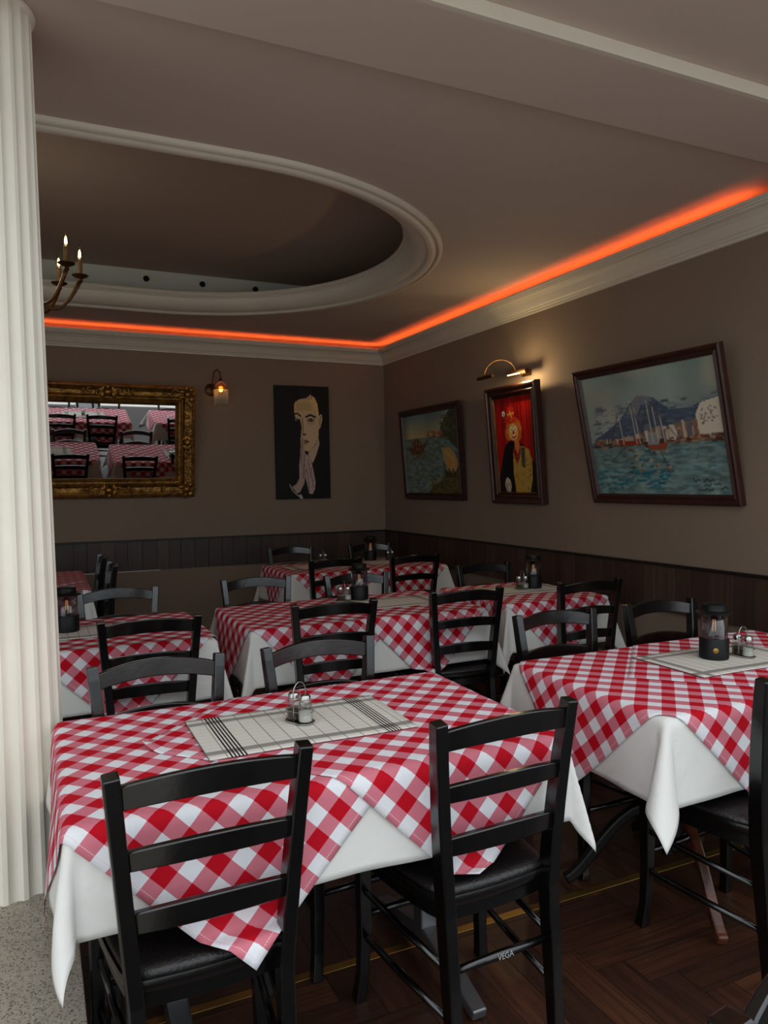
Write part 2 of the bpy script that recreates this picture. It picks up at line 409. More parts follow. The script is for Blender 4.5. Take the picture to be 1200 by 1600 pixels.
prof += [(OR - .200, CEIL + .076), (OR - .206, CEIL + .086), (OR - .216, CEIL + .088), (OR - .223, CEIL + .098), (OR - .220, CEIL + .114), (OR - .17, CEIL + .117), (OR - .08, CEIL + .05), (OR + .01, CEIL + .05)]
ring_profile(prof, 'trim_8', M['plaster'], 'cream moulding round the oval ceiling opening')
# the recess above the opening
VB = 6.36
struct('ceiling_recess', bx(XL, 2.62, 3.0, VB + .02, 3.19, 3.25), M['void'], label='dark ceiling inside the oval recess', cat='ceiling')
bm = BM(); box(bm, XL, 2.60, VB, VB + .04, CEIL + .03, 3.19); struct('wall_recess_back', bm, M['whitewall'], label='white upright board at the back of the recess')
bm = BM(); box(bm, 2.60, 2.64, 3.04, VB, CEIL + .03, 3.19); struct('wall_recess_right', bm, M['void'], label='dark upright board at the right of the recess')
bm = BM(); box(bm, XL, 2.60, 3.0, 3.04, CEIL + .03, 3.19); struct('wall_recess_front', bm, M['void'], label='dark upright board at the front of the recess')
for i, x in enumerate((.0, .43, .86, 1.31, 1.76, 2.2)):
    bm = BM(); Mx = Matrix.Translation((x, VB - .001, 3.118)) @ Matrix.Rotation(PI / 2, 4, 'X')
    lathe(bm, [(.003, .0), (.021, .0), (.024, .004), (.024, .008), (.003, .008)], n=20)
    bmesh.ops.transform(bm, matrix=Mx, verts=bm.verts)
    o = obj('recess_spotlight', bm, M['hole'], smooth=True)
    names = ['round black spotlight on the recess board behind the column', 'round black spotlight on the recess board behind the chandelier', 'first round black spotlight right of the chandelier', 'second round black spotlight right of the chandelier', 'third round black spotlight right of the chandelier, almost at the moulding', 'round black spotlight hidden at the right end of the recess board']
    if i in (1, 5): bpy.data.objects.remove(o); continue
    tag(o, names[i], 'spotlight', 'spotlights in the ceiling recess')
# beam
bm = BM(); box(bm, XL - 4, XR, 1.86, 2.21, SOFF, 3.1); struct('ceiling_beam', bm, M['ceiling'], label='wide ceiling beam above the front tables', cat='beam', bevel=.004)
bm = BM(); box(bm, XL - 4, XR, 1.838, 1.86, SOFF - .001, SOFF + .10); struct('trim_9', bm, M['plaster'], label='bright cream edge strip of the beam', cat='trim', bevel=.002)
struct('ceiling_front', bx(XL - 4, XR + .2, 1.28, 1.84, SOFF + .042, 3.1), M['ceiling'], label='beige ceiling above the entrance')
# cornice: run along back and right walls with a lit gap above
CP = [(0, 2.635), (.012, 2.637), (.014, 2.652), (.022, 2.656), (.024, 2.664), (.034, 2.672), (.046, 2.690), (.062, 2.714), (.082, 2.732), (.104, 2.740), (.108, 2.748), (.116, 2.750), (.118, 2.758), (.128, 2.761), (.130, 2.774), (.122, 2.776), (.118, 2.762), (.0, 2.742)]
bm = BM()
y_start = 2.215
ringA = [Vector((XR - d, y_start, z)) for d, z in CP]; ringB = [Vector((XR - d, YB - d, z)) for d, z in CP]
loft(bm, [ringA, ringB]); struct('trim_10', bm, M['plaster'], label='cream cornice along the right wall', cat='cornice')
bm = BM()
ringC = [Vector((XR - d, YB - d, z)) for d, z in CP]; ringD = [Vector((XL, YB - d, z)) for d, z in CP]
loft(bm, [ringC, ringD]); struct('trim_11', bm, M['plaster'], label='cream cornice along the back wall', cat='cornice')
bm = BM(); box(bm, XR - .085, XR - .075, 2.56, YB - .09, 2.757, 2.761); tag(obj('led_strip', bm, M['led']), 'glowing orange light strip above the right wall cornice', 'light strip', 'orange light strips on the cornices')
bm = BM(); box(bm, XL, XR - .09, YB - .085, YB - .075, 2.757, 2.761); tag(obj('led_strip', bm, M['led']), 'glowing orange light strip above the back wall cornice', 'light strip', 'orange light strips on the cornices')
# fluted column
def column():
    t = thing('fluted_column', 'white fluted round column on the terrazzo plinth', 'column', (-.105, 2.485, .28))
    bm = BM(); n = 20; per = 8; r = .142
    def rad(a):
        ph = (a * n / (2 * PI)) % 1
        return r - .009 * math.sin(PI * min(1, max(0, (ph - .14) / .72))) ** .8 if .14 < ph < .86 else r
    N = n * per
    rings = [[Vector((rad(2 * PI * k / N) * s * math.cos(2 * PI * k / N), rad(2 * PI * k / N) * s * math.sin(2 * PI * k / N), z)) for k in range(N)] for s, z in ((1.19, 0.0), (1.10, .9), (1.0, 1.8), (.93, 2.535))]
    loft(bm, rings); obj('shaft', bm, M['column'], t)
    bm = BM(); lathe(bm, [(.10, 2.528), (.134, 2.530), (.142, 2.534), (.144, 2.540), (.142, 2.545), (.10, 2.545)], n=48); obj('capital', bm, M['column'], t, smooth=True)
    return t
column()

# ================================================================== CHAIRS
def make_chair(label, group):
    t = thing('dining_chair', label, 'chair', group=group)
    ch = M['chair']
    def post_xy(z):   # centre line of a rear post
        if z < .42: k = z / .42; return .152 + .003 * k, -.225 + .038 * k
        k = (z - .42) / .48; return .155 + .040 * k, -.187 - .008 * k - .030 * k * k
    for s in (-1, 1):
        bm = BM(); zs = [0, .1, .2, .32, .42, .52, .64, .76, .86, .90]
        bar(bm, [(s * post_xy(z)[0], post_xy(z)[1], z) for z in zs], .033, [.034, .037, .041, .046, .048, .047, .044, .041, .038, .036])
        obj('leg', bm, ch, t, bevel=.004)
        bm = BM(); zs = [0, .03, .08, .2, .32, .43]
        pa = [(s * (.196 + .012 * max(0, 1 - z / .12)), .178 + .012 * max(0, 1 - z / .12), z) for z in zs]
        bar(bm, pa, [.034, .032, .030, .034, .037, .038], [.034, .032, .030, .034, .037, .038]); obj('leg', bm, ch, t, bevel=.004)
    def rail(zc, h, bow, arch, th=.017):
        bm = BM(); rings = []; n = 12
        for i in range(n + 1):
            u = -1 + 2 * i / n; hx = post_xy(zc)[0] - .010; yb = post_xy(zc)[1]
            x = u * hx; f = 1 - u * u; yy = yb - bow * f; zz = zc + arch * f; hh = h * (1 + .12 * f)
            rings.append([Vector((x, yy - th / 2, zz - hh / 2)), Vector((x, yy + th / 2, zz - hh / 2)), Vector((x, yy + th / 2 - .004, zz + hh / 2)), Vector((x, yy - th / 2 - .004, zz + hh / 2))])
        loft(bm, rings); return bm
    obj('back_rail', rail(.852, .050, .034, .020), ch, t, bevel=.003, smooth=True)
    obj('back_rail', rail(.719, .042, .030, .014), ch, t, bevel=.003, smooth=True)
    obj('back_rail', rail(.588, .046, .026, .012), ch, t, bevel=.003, smooth=True)
    # seat
    def outline(sc=1.0, off=0):
        pts = []
        hb, hf, yb, yf = .172 * sc, .212 * sc, -.180 * sc, .205 * sc
        n = 9
        for i in range(n + 1):      # rear edge, gently bowed
            u = -1 + 2 * i / n; pts.append((u * hb * .93, yb - .012 * (1 - u * u)))
        for i in range(1, n):       # right side
            u = i / n; pts.append((hb + (hf - hb) * u + .008 * math.sin(PI * u), yb + (yf - .04 - yb) * u + .012))
        for i in range(n + 1):      # front edge, rounded
            a = i / n; u = 1 - 2 * a; pts.append((u * hf * .97, yf - .05 + .06 * (1 - abs(u) ** 2.6)))
        for i in range(1, n):
            u = 1 - i / n; pts.append((-(hb + (hf - hb) * u + .008 * math.sin(PI * u)), yb + (yf - .04 - yb) * u + .012))
        return pts
    bm = BM(); loft(bm, [[Vector((x * k, y * k, z)) for x, y in outline()] for z, k in ((.428, .98), (.433, .995), (.448, 1.0), (.456, .99))])
    fr = obj('seat_frame', bm, ch, t, smooth=True)
    bm = BM(); loft(bm, [[Vector((x * k, y * k, z)) for x, y in outline()] for z, k in ((.450, .955), (.462, .965), (.471, .94), (.477, .86), (.480, .7), (.481, .4), (.481, .1))])
    obj('cushion', bm, M['leather'], fr, smooth='all')
    # aprons and stretchers
    bm = BM(); loft(bm, [[Vector((x * .93, y * .93, z)) for x, y in outline()] for z in (.392, .429)]); obj('apron', bm, ch, fr, smooth=True)
    for s in (-1, 1):
        for z0, z1 in ((.285, .315), (.165, .185)):
            bm = BM(); tube(bm, [(s * (post_xy(z0)[0]), post_xy(z0)[1], z0), (s * .176, 0, (z0 + z1) / 2), (s * .194, .178, z1)], [.008, .0105, .008], 10); obj('stretcher', bm, ch, t, smooth='all')
    bm = BM(); tube(bm, [(-.194, .178, .245), (0, .178, .245), (.194, .178, .245)], [.008, .0115, .008], 10); obj('stretcher', bm, ch, t, smooth='all')
    bm = BM(); tube(bm, [(-.153, post_xy(.285)[1], .285), (0, post_xy(.285)[1], .285), (.153, post_xy(.285)[1], .285)], [.009, .012, .009], 12); obj('stretcher', bm, ch, t, smooth='all')
    return t
chair_proto = None
def chair(x, y, rz, label, group):
    global chair_proto
    if chair_proto is None: t = chair_proto = make_chair(label, group)
    else: t = copy_tree(chair_proto); tag(t, label, 'chair', group)
    t.location = (x, y, 0); t.rotation_euler = (0, 0, rz)
    return t

# ================================================================== CLOTHS
SEAT = .486
def smooth_noise(seed):
    rnd = random.Random(seed); ks = [(rnd.uniform(4, 14), rnd.uniform(4, 14), rnd.uniform(0, 6.28), rnd.uniform(.4, 1)) for _ in range(6)]
    return lambda x, y: sum(a * math.sin(kx * x + ky * y + p) for kx, ky, p, a in ks) / 3
class Table:
    def __init__(s, cx, cy, hx, hy, seed, hang=.24):
        s.cx, s.cy, s.hx, s.hy, s.seed, s.hang = cx, cy, hx, hy, seed, hang
        s.n = smooth_noise(seed); rnd = random.Random(seed + 50); s.ph = [rnd.uniform(0, 6.28) for _ in range(4)]
        s.pk = [rnd.uniform(30, 60) for _ in range(4)]; s.am = [.24, .24, .24, .24]; s.wd = [17] * 4; s.tw = [0, 0, 0, 0]
    def drape(s, px, py, off, rest=True, zt=.757, crumple=1.0):
        qx, qy = max(-s.hx, min(s.hx, px)), max(-s.hy, min(s.hy, py)); dx, dy = px - qx, py - qy; r = math.hypot(dx, dy)
        ztop = zt + off + .0012 * s.n(px * 1.3, py * 1.3)
        if r < 1e-7: return Vector((s.cx + px, s.cy + py, ztop))
        nx, ny = dx / r, dy / r; rho = .016 + off * .8
        corner = min(abs(nx), abs(ny)) * math.sqrt(2)         # 0 on a side, 1 on the diagonal
        side = (0 if dx > 0 else 1) if abs(nx) > abs(ny) else (2 if dy > 0 else 3)
        a = math.degrees(math.atan2(abs(ny), abs(nx)))
        ci = (0 if px > 0 else 1) + (0 if py > 0 else 2)
        k = .10 + s.am[ci] * math.exp(-((a - s.pk[ci]) / s.wd[ci]) ** 2) * min(1, corner * 3)
        along = qy if abs(nx) > abs(ny) else qx
        if s.tw[ci] and corner > 0:
            a2 = R(min(90, a + s.tw[ci] * (r / .33) ** 2 * min(1, corner * 2))); nx, ny = math.copysign(math.cos(a2), nx), math.copysign(math.sin(a2), ny)
        wv = math.sin(along * 11 + s.ph[side]) * .6 + math.sin(along * 23 + 2 * s.ph[side]) * .25
        edge_fade = 1 - corner
        k += .055 * wv * edge_fade * min(1, r / .12)
        k = max(.02, k)
        if r < rho * PI / 2: al = r / rho; h = rho * math.sin(al); d = rho * (1 - math.cos(al))
        else:
            e = r - rho * PI / 2; h = rho + e * k + off * .3; d = rho + e * math.sqrt(1 - k * k)
        z = ztop - d
        if rest and ny and abs(ny) > .9 and z < SEAT + off:
            ex = SEAT + off - z; z = SEAT + off; av = .050
            ex *= crumple
            if ex > av: z -= (ex - av); ex = av + .1 * (ex - av)
            h += ex
        return Vector((s.cx + qx + nx * h, s.cy + qy + ny * h, z))
    def cloth(s, name, label, cat, group, m_, ctr, half, ang, off, uvc=None, step=.02, rest=True, lift=None, crumple=1.0):
        bm = BM(); uvl = bm.loops.layers.uv.new('UVMap')
        hx, hy = half; nx_, ny_ = max(2, round(2 * hx / step)), max(2, round(2 * hy / step))
        ca, sa = math.cos(ang), math.sin(ang); V = []; UV = {}
        for j in range(ny_ + 1):
            row = []
            for i in range(nx_ + 1):
                u = -hx + 2 * hx * i / nx_; v = -hy + 2 * hy * j / ny_
                px, py = ctr[0] + u * ca - v * sa, ctr[1] + u * sa + v * ca
                p = s.drape(px, py, off, rest, crumple=crumple)
                if lift:
                    dd = math.hypot(px - lift[0], py - lift[1])
                    if dd < lift[2]: p.z += lift[3] * (1 - dd / lift[2]) ** 2; p.x += .03 * (1 - dd / lift[2])
                vt = bm.verts.new(p); UV[vt] = (u + hx, v + hy); row.append(vt)
            V.append(row)
        for j in range(ny_):
            for i in range(nx_):
                f = bm.faces.new((V[j][i], V[j][i + 1], V[j + 1][i + 1], V[j + 1][i]))
                for lp in f.loops: lp[uvl].uv = UV[lp.vert]
        o = obj(name, bm, m_, smooth='all')
        so = o.modifiers.new('thickness', 'SOLIDIFY'); so.thickness = .001; so.offset = 1
        return tag(o, label, cat, group)

def metal_pedestal(t, x, y):
    bm = BM(); box(bm, x - .028, x + .028, y - .028, y + .028, .05, .715); obj('pedestal', bm, M['steel'], t, bevel=.006)
    for s in (-1, 1):
        bm = BM(); bar(bm, [(x, y + s * .02, .085), (x, y + s * .15, .06), (x, y + s * .31, .018)], [.056, .05, .044], [.05, .036, .03]); obj('foot', bm, M['steel'], t, bevel=.005)
def scroll_pedestal(t, x, y):
    bm = BM(); lathe(bm, [(.03, .16), (.036, .2), (.024, .26), (.022, .5), (.034, .6), (.026, .64), (.05, .715)], (x, y, 0), 20); obj('pedestal', bm, M['blackmetal'], t, smooth=True)
    for q in range(4):
        a = R(-114 + 90 * q); pts = []
        for k in range(13):
            u = k / 12; rr = .02 + .37 * u; z = .24 * (1 - u) ** 1.3 * (1 + .9 * math.sin(PI * u) * (1 - u)) + .018
            rr += 0.05 * math.sin(PI * u)
            pts.append((x + math.cos(a) * rr, y + math.sin(a) * rr, z))
        bm = BM(); bar(bm, pts, .034, .036, side=Vector((-math.sin(a), math.cos(a), 0))); obj('foot', bm, M['brownwood' if q == 0 else 'blackmetal'], t, bevel=.008)  # first foot brown, the other three black metal
def table(tb, label, kind, n_):
    t = thing('dining_table', label, 'table', (tb.cx, tb.cy, 0), 0, 'restaurant tables')
    bm = BM(); box(bm, -tb.hx + .002, tb.hx - .002, -tb.hy + .002, tb.hy - .002, .722, .7535); obj('tabletop', bm, M['darkwood'], t, bevel=.006)
    if tb.hx < .5: spots = [(0, 0)]
    elif tb.hx < tb.hy: spots = [(0, -.36), (0, .36)]
    else: spots = [(-.36, 0), (.385, 0)] if kind == 'metal' else [(-.22, 0), (.28, 0)]
    for x, y in spots: (metal_pedestal if kind == 'metal' else scroll_pedestal)(t, x, y)
    return t
OV = .53   # half side of the gingham squares (1.06 m)
def dress(tb, who, ovs, mats=(), kind='metal', lift=None, whang=None):
    """table, white cloth, gingham overlays and placemats of one table; who names the table in the labels"""
    table(tb, 'dining table under its cloths, ' + who, kind, 0)
    hg = whang or tb.hang
    tb.cloth('tablecloth', 'white tablecloth on the table ' + who, 'tablecloth', 'white tablecloths', M['cloth'], (0, 0), (tb.hx + hg, tb.hy + hg), 0, .0015, rest=False, step=.0165)
    for i, (ox, oy, w_, a, of) in enumerate(ovs):
        tb.cloth('gingham_cloth', w_ + ' on the table ' + who, 'tablecloth', 'red gingham overlays', M['gingham'], (ox, oy), (OV, OV), R(a), .0075 + .0035 * i, lift=lift if i == len(ovs) - 1 else None, step=.0145, crumple=.4 if (tb.seed, i) == (1, 1) else 1.0)
    for ox, oy, w_, mm in mats:
        tb.cloth('placemat', w_ + ' on the table ' + who, 'placemat', 'checked placemats', M[mm], (ox, oy), (.29, .17), 0, .0085 + .0035 * len(ovs), rest=False)

# ================================================================== TABLE ITEMS
def make_lantern(label, group):
    t = thing('table_lantern', label, 'lantern', group=group)
    b = BM(); lathe(b, [(.002, 0), (.050, 0), (.053, .003), (.053, .074), (.050, .078), (.002, .078)], n=32); base = obj('base', b, M['matteblack'], t, smooth=True)
    b = BM(); lathe(b, [(.003, -.004), (.010, -.003), (.010, .003), (.003, .005)], n=16); bmesh.ops.transform(b, matrix=Matrix.Translation((0, -.054, .038)) @ Matrix.Rotation(PI / 2, 4, 'X'), verts=b.verts)
    obj('knob', b, M['brass'], base, smooth=True)
    b = BM(); lathe(b, [(.048, .078), (.048, .172), (.0465, .172), (.0465, .078)], n=32, cap=False); obj('glass_cylinder', b, M['glass'], t, smooth='all')
    b = BM(); lathe(b, [(.002, .170), (.062, .170), (.066, .174), (.060, .179), (.046, .183), (.043, .190), (.043, .204), (.038, .208), (.002, .208)], n=32); lid = obj('lid', b, M['matteblack'], t, smooth=True)
    b = BM(); tube(b, [(-.052, 0, .180)] + [tuple(p) for p in arc((0, .004, .196), .045, PI, 0, 14)] + [(.052, 0, .180)], .0014, 6); bmesh.ops.transform(b, matrix=Matrix.Translation((0, 0, .186)) @ Matrix.Rotation(R(-78), 4, 'X') @ Matrix.Translation((0, 0, -.182)), verts=b.verts); h = obj('handle', b, M['blackmetal'], lid, smooth='all')
    b = BM(); lathe(b, [(.002, .078), (.009, .080), (.009, .095), (.012, .100), (.019, .125), (.020, .137), (.014, .152), (.002, .158)], n=20); bu = obj('bulb', b, M['bulb_glass'], t, smooth='all')
    b = BM()
    for s in (-.005, .005): tube(b, [(s, 0, .100), (s * .7, 0, .146)], .0016, 6)
    obj('filament', b, M['filament'], bu, smooth='all')
    return t
protoL = None
def lantern(x, y, label, rz=0):
    global protoL
    if protoL is None: t = protoL = make_lantern(label, 'black table lanterns')
    else: t = copy_tree(protoL); tag(t, label, 'lantern', 'black table lanterns')
    t.location = (x, y, 0.7735); t.rotation_euler = (0, 0, rz)
def make_caddy(label):
    t = thing('cruet_caddy', label, 'caddy', group='wire cruet caddies')
    def oval(r, n=12):
        return [Vector((.020 + r * math.cos(a), r * math.sin(a), 0)) for a in [-PI / 2 + PI * k / n for k in range(n + 1)]] + [Vector((-.020 + r * math.cos(a), r * math.sin(a), 0)) for a in [PI / 2 + PI * k / n for k in range(n + 1)]]
    b = BM(); loft(b, [[p + Vector((0, 0, z)) for p in oval(r)] for r, z in ((.022, .0005), (.027, .0015), (.029, .006), (.027, .004), (.022, .003))]); obj('tray', b, M['chrome'], t, smooth=True)
    b = BM(); tube(b, [p + Vector((0, 0, .034)) for p in oval(.0245)], .0014, 6, closed_path=True); obj('ring', b, M['chrome'], t, smooth='all')
    b = BM(); tube(b, [(0, -.024, .003), (0, -.025, .05)] + [(0, -.025 * math.cos(a), .085 + .030 * math.sin(a)) for a in [PI * k / 12 for k in range(13)]] + [(0, .025, .05), (0, .024, .003)], .0016, 6); obj('handle', b, M['chrome'], t, smooth='all')
    return t
def make_shaker(name, label, fill, group):
    t = thing(name, label, 'shaker', group=group)
    b = BM(); n = 20
    rings = [[Vector(((r + (.0008 if k % 2 else 0)) * math.cos(2 * PI * k / n), (r + (.0008 if k % 2 else 0)) * math.sin(2 * PI * k / n), z)) for k in range(n)] for r, z in ((.0175, 0), (.0198, .004), (.0198, .034), (.0185, .048), (.0150, .058))]
    loft(b, rings); obj('glass_body', b, M['shaker_glass'], t)
    b = BM(); lathe(b, [(.002, .002), (.0185, .003), (.0185, .028), (.002, .030)], n=16); obj('salt' if 'salt' in name else 'pepper', b, fill, t, smooth=True)
    b = BM(); lathe(b, [(.002, .057), (.0162, .057), (.0165, .060), (.0158, .061), (.0165, .063), (.0158, .065), (.0160, .071), (.013, .076), (.002, .0775)], n=20); obj('cap', b, M['chrome'], t, smooth=True)
    return t
protoC = None
def cruets(x, y, who, rz=0):
    global protoC
    lab = ['chrome wire cruet caddy ' + who, 'glass salt shaker held in the caddy ' + who, 'glass pepper shaker held in the caddy ' + who]
    if protoC is None:
        protoC = [make_caddy(lab[0]), make_shaker('salt_shaker', lab[1], M['salt'], 'salt shakers'), make_shaker('pepper_shaker', lab[2], M['pepper'], 'pepper shakers')]; T = protoC
    else:
        T = [copy_tree(o) for o in protoC]; tag(T[0], lab[0], 'caddy', 'wire cruet caddies'); tag(T[1], lab[1], 'shaker', 'salt shakers'); tag(T[2], lab[2], 'shaker', 'pepper shakers')
    for o, dx, dz in zip(T, (0, .022, -.022), (0, .005, .005)):
        o.location = (x + dx * math.cos(rz), y + dx * math.sin(rz), 0.7735 + dz); o.rotation_euler = (0, 0, rz)

# ================================================================== LAYOUT
HX, HY = .61, .37
T1 = Table(.66, 1.99, HX, HY, 1, .228)
T1.pk = [50, 62, 40, 52]; T1.am = [.2, .1, .16, .13]; T1.tw[3] = 30; T1.wd[3] = 36; T1.am[3] = .19
dress(T1, 'nearest the fluted column', [(-.27, -.01, 'red gingham square pointing over the left chair', 45, 0), (.295, .03, 'red gingham square lapped on top', 45, 0)],
      [(0.0, .015, 'off-white placemat with black striped ends', 'mat_lined')], lift=(.295 - .75, .03, .09, .018))
T2 = Table(2.27, 1.98, HX + .02, HY, 2, .26); T2.am[3] = .40; T2.wd[3] = 34
dress(T2, 'front right with a lantern', [(-.235, 0, 'red gingham square hanging over the left edge', 45, 0), (.32, 0, 'red gingham square lying over the right half', 45, 0)],
      [(.07, .035, 'off-white placemat with grey bands', 'mat_plain')], kind='scroll')
T3 = Table(.10, 3.74, HX, HY, 3, .27)
dress(T3, 'second row beside the column', [(-.28, 0, 'red gingham square beside the column', 45, 0), (.22, 0, 'red gingham square at the right end', 45, 0)],
      [(.03, .02, 'off-white lined placemat under a lantern', 'mat_lined')])
T4 = Table(1.55, 3.81, HX + .03, HY, 4, .27)
dress(T4, 'middle of the second row', [(-.27, 0, 'red gingham square over the left half', 45, 0), (.27, 0, 'red gingham square over the right half', 45, 0)],
      [(.27, .02, 'off-white lined placemat right of the lantern', 'mat_lined')])
T5 = Table(2.72, 3.86, .345, HY, 5, .27)
dress(T5, 'by the right wall', [(0, 0, 'red gingham square', 45, 0)], [(0.03, .05, 'off-white banded placemat', 'mat_plain')])
T6 = Table(2.40, 5.78, HX + .06, HY, 6, .27)
dress(T6, 'farthest in the corner', [(-.30, 0, 'red gingham, left end,', 45, 0), (.30, 0, 'red gingham, right end,', 45, 0)],
      [(-.30, .02, 'off-white left placemat', 'mat_lined'), (.32, .02, 'off-white right placemat', 'mat_lined')])
T7 = Table(-.06, 5.95, HY, HX, 7, .27)
dress(T7, 'far left behind the column', [(0, -.25, 'red gingham square at the near end', 45, 0), (0, .25, 'red gingham square at the far end', 45, 0)])

g = 'black ladder-back dining chairs'
chair(.305, 1.725, R(1), 'black ladder-back chair in front left, back to the viewer, gingham point on its seat', g)
c2 = chair(1.005, 1.725, R(3), 'black ladder-back chair in front at the right end of the nearest table', g)
chair(.345, 2.215, R(182), 'black chair facing the viewer behind the left end of the nearest table', g)
chair(.90, 2.235, R(184), 'black chair facing the viewer behind the right end of the nearest table', g)
chair(1.975, 1.65, R(4), 'black chair cut by the right picture edge at the front right table', g)
chair(1.975, 2.325, R(181), 'black chair facing the viewer, left one behind the front right table', g)
chair(2.555, 2.325, R(180), 'black chair facing the viewer by the right wall behind the table lantern', g)
chair(.425, 3.46, R(-1), 'black ladder-back chair at the second row table beside the column', g)
chair(.39, 4.03, R(180), 'black chair facing the viewer behind the second row table beside the column', g)
chair(1.26, 3.48, R(-2), 'black ladder-back chair at the left end of the middle table, back to the viewer', g)
chair(2.01, 3.53, R(-3), 'black ladder-back chair at the right end of the middle table, back to the viewer', g)
chair(1.17, 4.10, R(180), 'black chair facing the viewer behind the left end of the middle table', g)
chair(1.76, 3.98, R(180), 'black chair facing the viewer behind the right end of the middle table', g)
chair(2.78, 3.50, R(-2), 'black ladder-back chair in front of the small table by the right wall', g)
chair(2.73, 4.08, R(180), 'black chair facing the viewer behind the small table by the right wall', g)
chair(1.98, 5.36, R(2), 'black ladder-back chair at the left end of the farthest table, back to the viewer', g)
chair(2.62, 5.32, R(0), 'black ladder-back chair at the right end of the farthest table, back to the viewer', g)
chair(2.02, 6.06, R(182), 'black chair between the farthest table and the back wall, left one', g)
chair(2.75, 6.02, R(180), 'black chair between the farthest table and the back wall, right one', g)
chair(.26, 5.66, R(90), 'black chair seen side-on, nearer of two at the far left table', g)
chair(.24, 6.32, R(90), 'black chair seen side-on, farther of two at the far left table', g)
chair(.84, .32, R(184), 'black chair of which only the back corner shows, bottom right corner of the picture', g)

# lettering on the rear stretcher of the second chair
fc = bpy.data.curves.new('lettering', 'FONT'); fc.body = 'VEGA'; fc.size = .019; fc.extrude = .0002; fc.align_x = 'CENTER'; fc.align_y = 'CENTER'
M['print'] = mat('pale_print', (150, 150, 150), .6, bump=.01); fc.materials.append(M['print'])
lt = bpy.data.objects.new('lettering_curve', fc); col.objects.link(lt); bpy.context.view_layer.update()
lme = bpy.data.meshes.new_from_object(lt.evaluated_get(bpy.context.evaluated_depsgraph_get())); lme.name = 'lettering'; bpy.data.objects.remove(lt)
lo = bpy.data.objects.new('lettering', lme); col.objects.link(lo); lo.parent = c2
lo.location = (0, -.2135, .2875); lo.rotation_euler = (R(78), 0, 0)

lantern(2.313, 2.035, 'black lantern with clear glass on the front right table', R(-42))
lantern(.12, 3.80, 'black lantern with clear glass beside the column, second row table', R(150))
lantern(1.70, 4.02, 'black lantern with clear glass on the middle table', R(150))
lantern(2.86, 3.92, 'black lantern with clear glass on the small table by the right wall', R(150))
lantern(2.67, 6.05, 'black lantern with clear glass on the farthest table', R(150))
cruets(.665, 2.02, 'on the nearest table', R(-62))
cruets(2.425, 2.00, 'beside the lantern on the front right table', R(-85))
cruets(1.60, 4.01, 'beside the lantern on the middle table', R(-10))
cruets(2.76, 3.90, 'on the small table by the right wall', R(-10))
cruets(2.80, 5.92, 'at the right end of the farthest table', R(0))
cruets(2.20, 5.98, 'at the left end of the farthest table', R(0))

# ================================================================== PAINTINGS
class Art:
    def __init__(s, w, h, seed=1):
        s.w, s.h = w, h; s.a = np.zeros((h, w, 3)); s.rng = np.random.default_rng(seed)
        s.X, s.Y = np.meshgrid((np.arange(w) + .5) / w, (np.arange(h) + .5) / h)
    def put(s, mask, c, k=1.0):
        mk = np.clip(mask, 0, 1)[..., None] * k; s.a = s.a * (1 - mk) + np.array(c, float) / 255 * mk
    def noise(s, sx_, sy_, seed):
        r = np.random.default_rng(seed); gx, gy = max(2, int(sx_)), max(2, int(sy_)); g_ = r.random((gy + 1, gx + 1))
        x = s.X * (gx - 1e-6); y = s.Y * (gy - 1e-6); xi, yi = x.astype(int), y.astype(int); fx, fy = x - xi, y - yi
        fx = fx * fx * (3 - 2 * fx); fy = fy * fy * (3 - 2 * fy)
        return (g_[yi, xi] * (1 - fx) + g_[yi, xi + 1] * fx) * (1 - fy) + (g_[yi + 1, xi] * (1 - fx) + g_[yi + 1, xi + 1] * fx) * fy
    def poly(s, pts, c, k=1.0):
        x, y = s.X, s.Y; ins = np.zeros_like(x, bool); n = len(pts)
        for i in range(n):
            x0, y0 = pts[i]; x1, y1 = pts[(i + 1) % n]
            if y0 == y1: continue
            cnd = ((y0 > y) != (y1 > y)) & (x < (x1 - x0) * (y - y0) / (y1 - y0) + x0); ins ^= cnd
        s.put(ins.astype(float), c, k)
    def ell(s, cx_, cy_, rx, ry, c, k=1.0, soft=.15):
        d = np.sqrt(((s.X - cx_) / rx) ** 2 + ((s.Y - cy_) / ry) ** 2); s.put((1 - d) / soft + .5, c, k)
    def line(s, pts, wd, c, k=1.0):
        asp = s.h / s.w
        m_ = np.zeros_like(s.X)
        for (x0, y0), (x1, y1) in zip(pts, pts[1:]):
            dx, dy = x1 - x0, (y1 - y0) * asp; L2 = dx * dx + dy * dy + 1e-12
            t = np.clip(((s.X - x0) * dx + (s.Y - y0) * asp * dy) / L2, 0, 1)
            d = np.hypot(s.X - x0 - t * dx, (s.Y - y0) * asp - t * dy); m_ = np.maximum(m_, np.clip((wd - d) / (1 / s.w) + .5, 0, 1))
        s.put(m_, c, k)
    def dabs(s, n, reg, cs, lw, wd, seed, k=.8):
        r = random.Random(seed)
        for _ in range(n):
            x = r.uniform(reg[0], reg[2]); y = r.uniform(reg[1], reg[3]); l_ = r.uniform(.3, 1) * lw
            s.line([(x, y), (x + l_, y + r.uniform(-.006, .006))], wd * r.uniform(.5, 1), r.choice(cs), k)
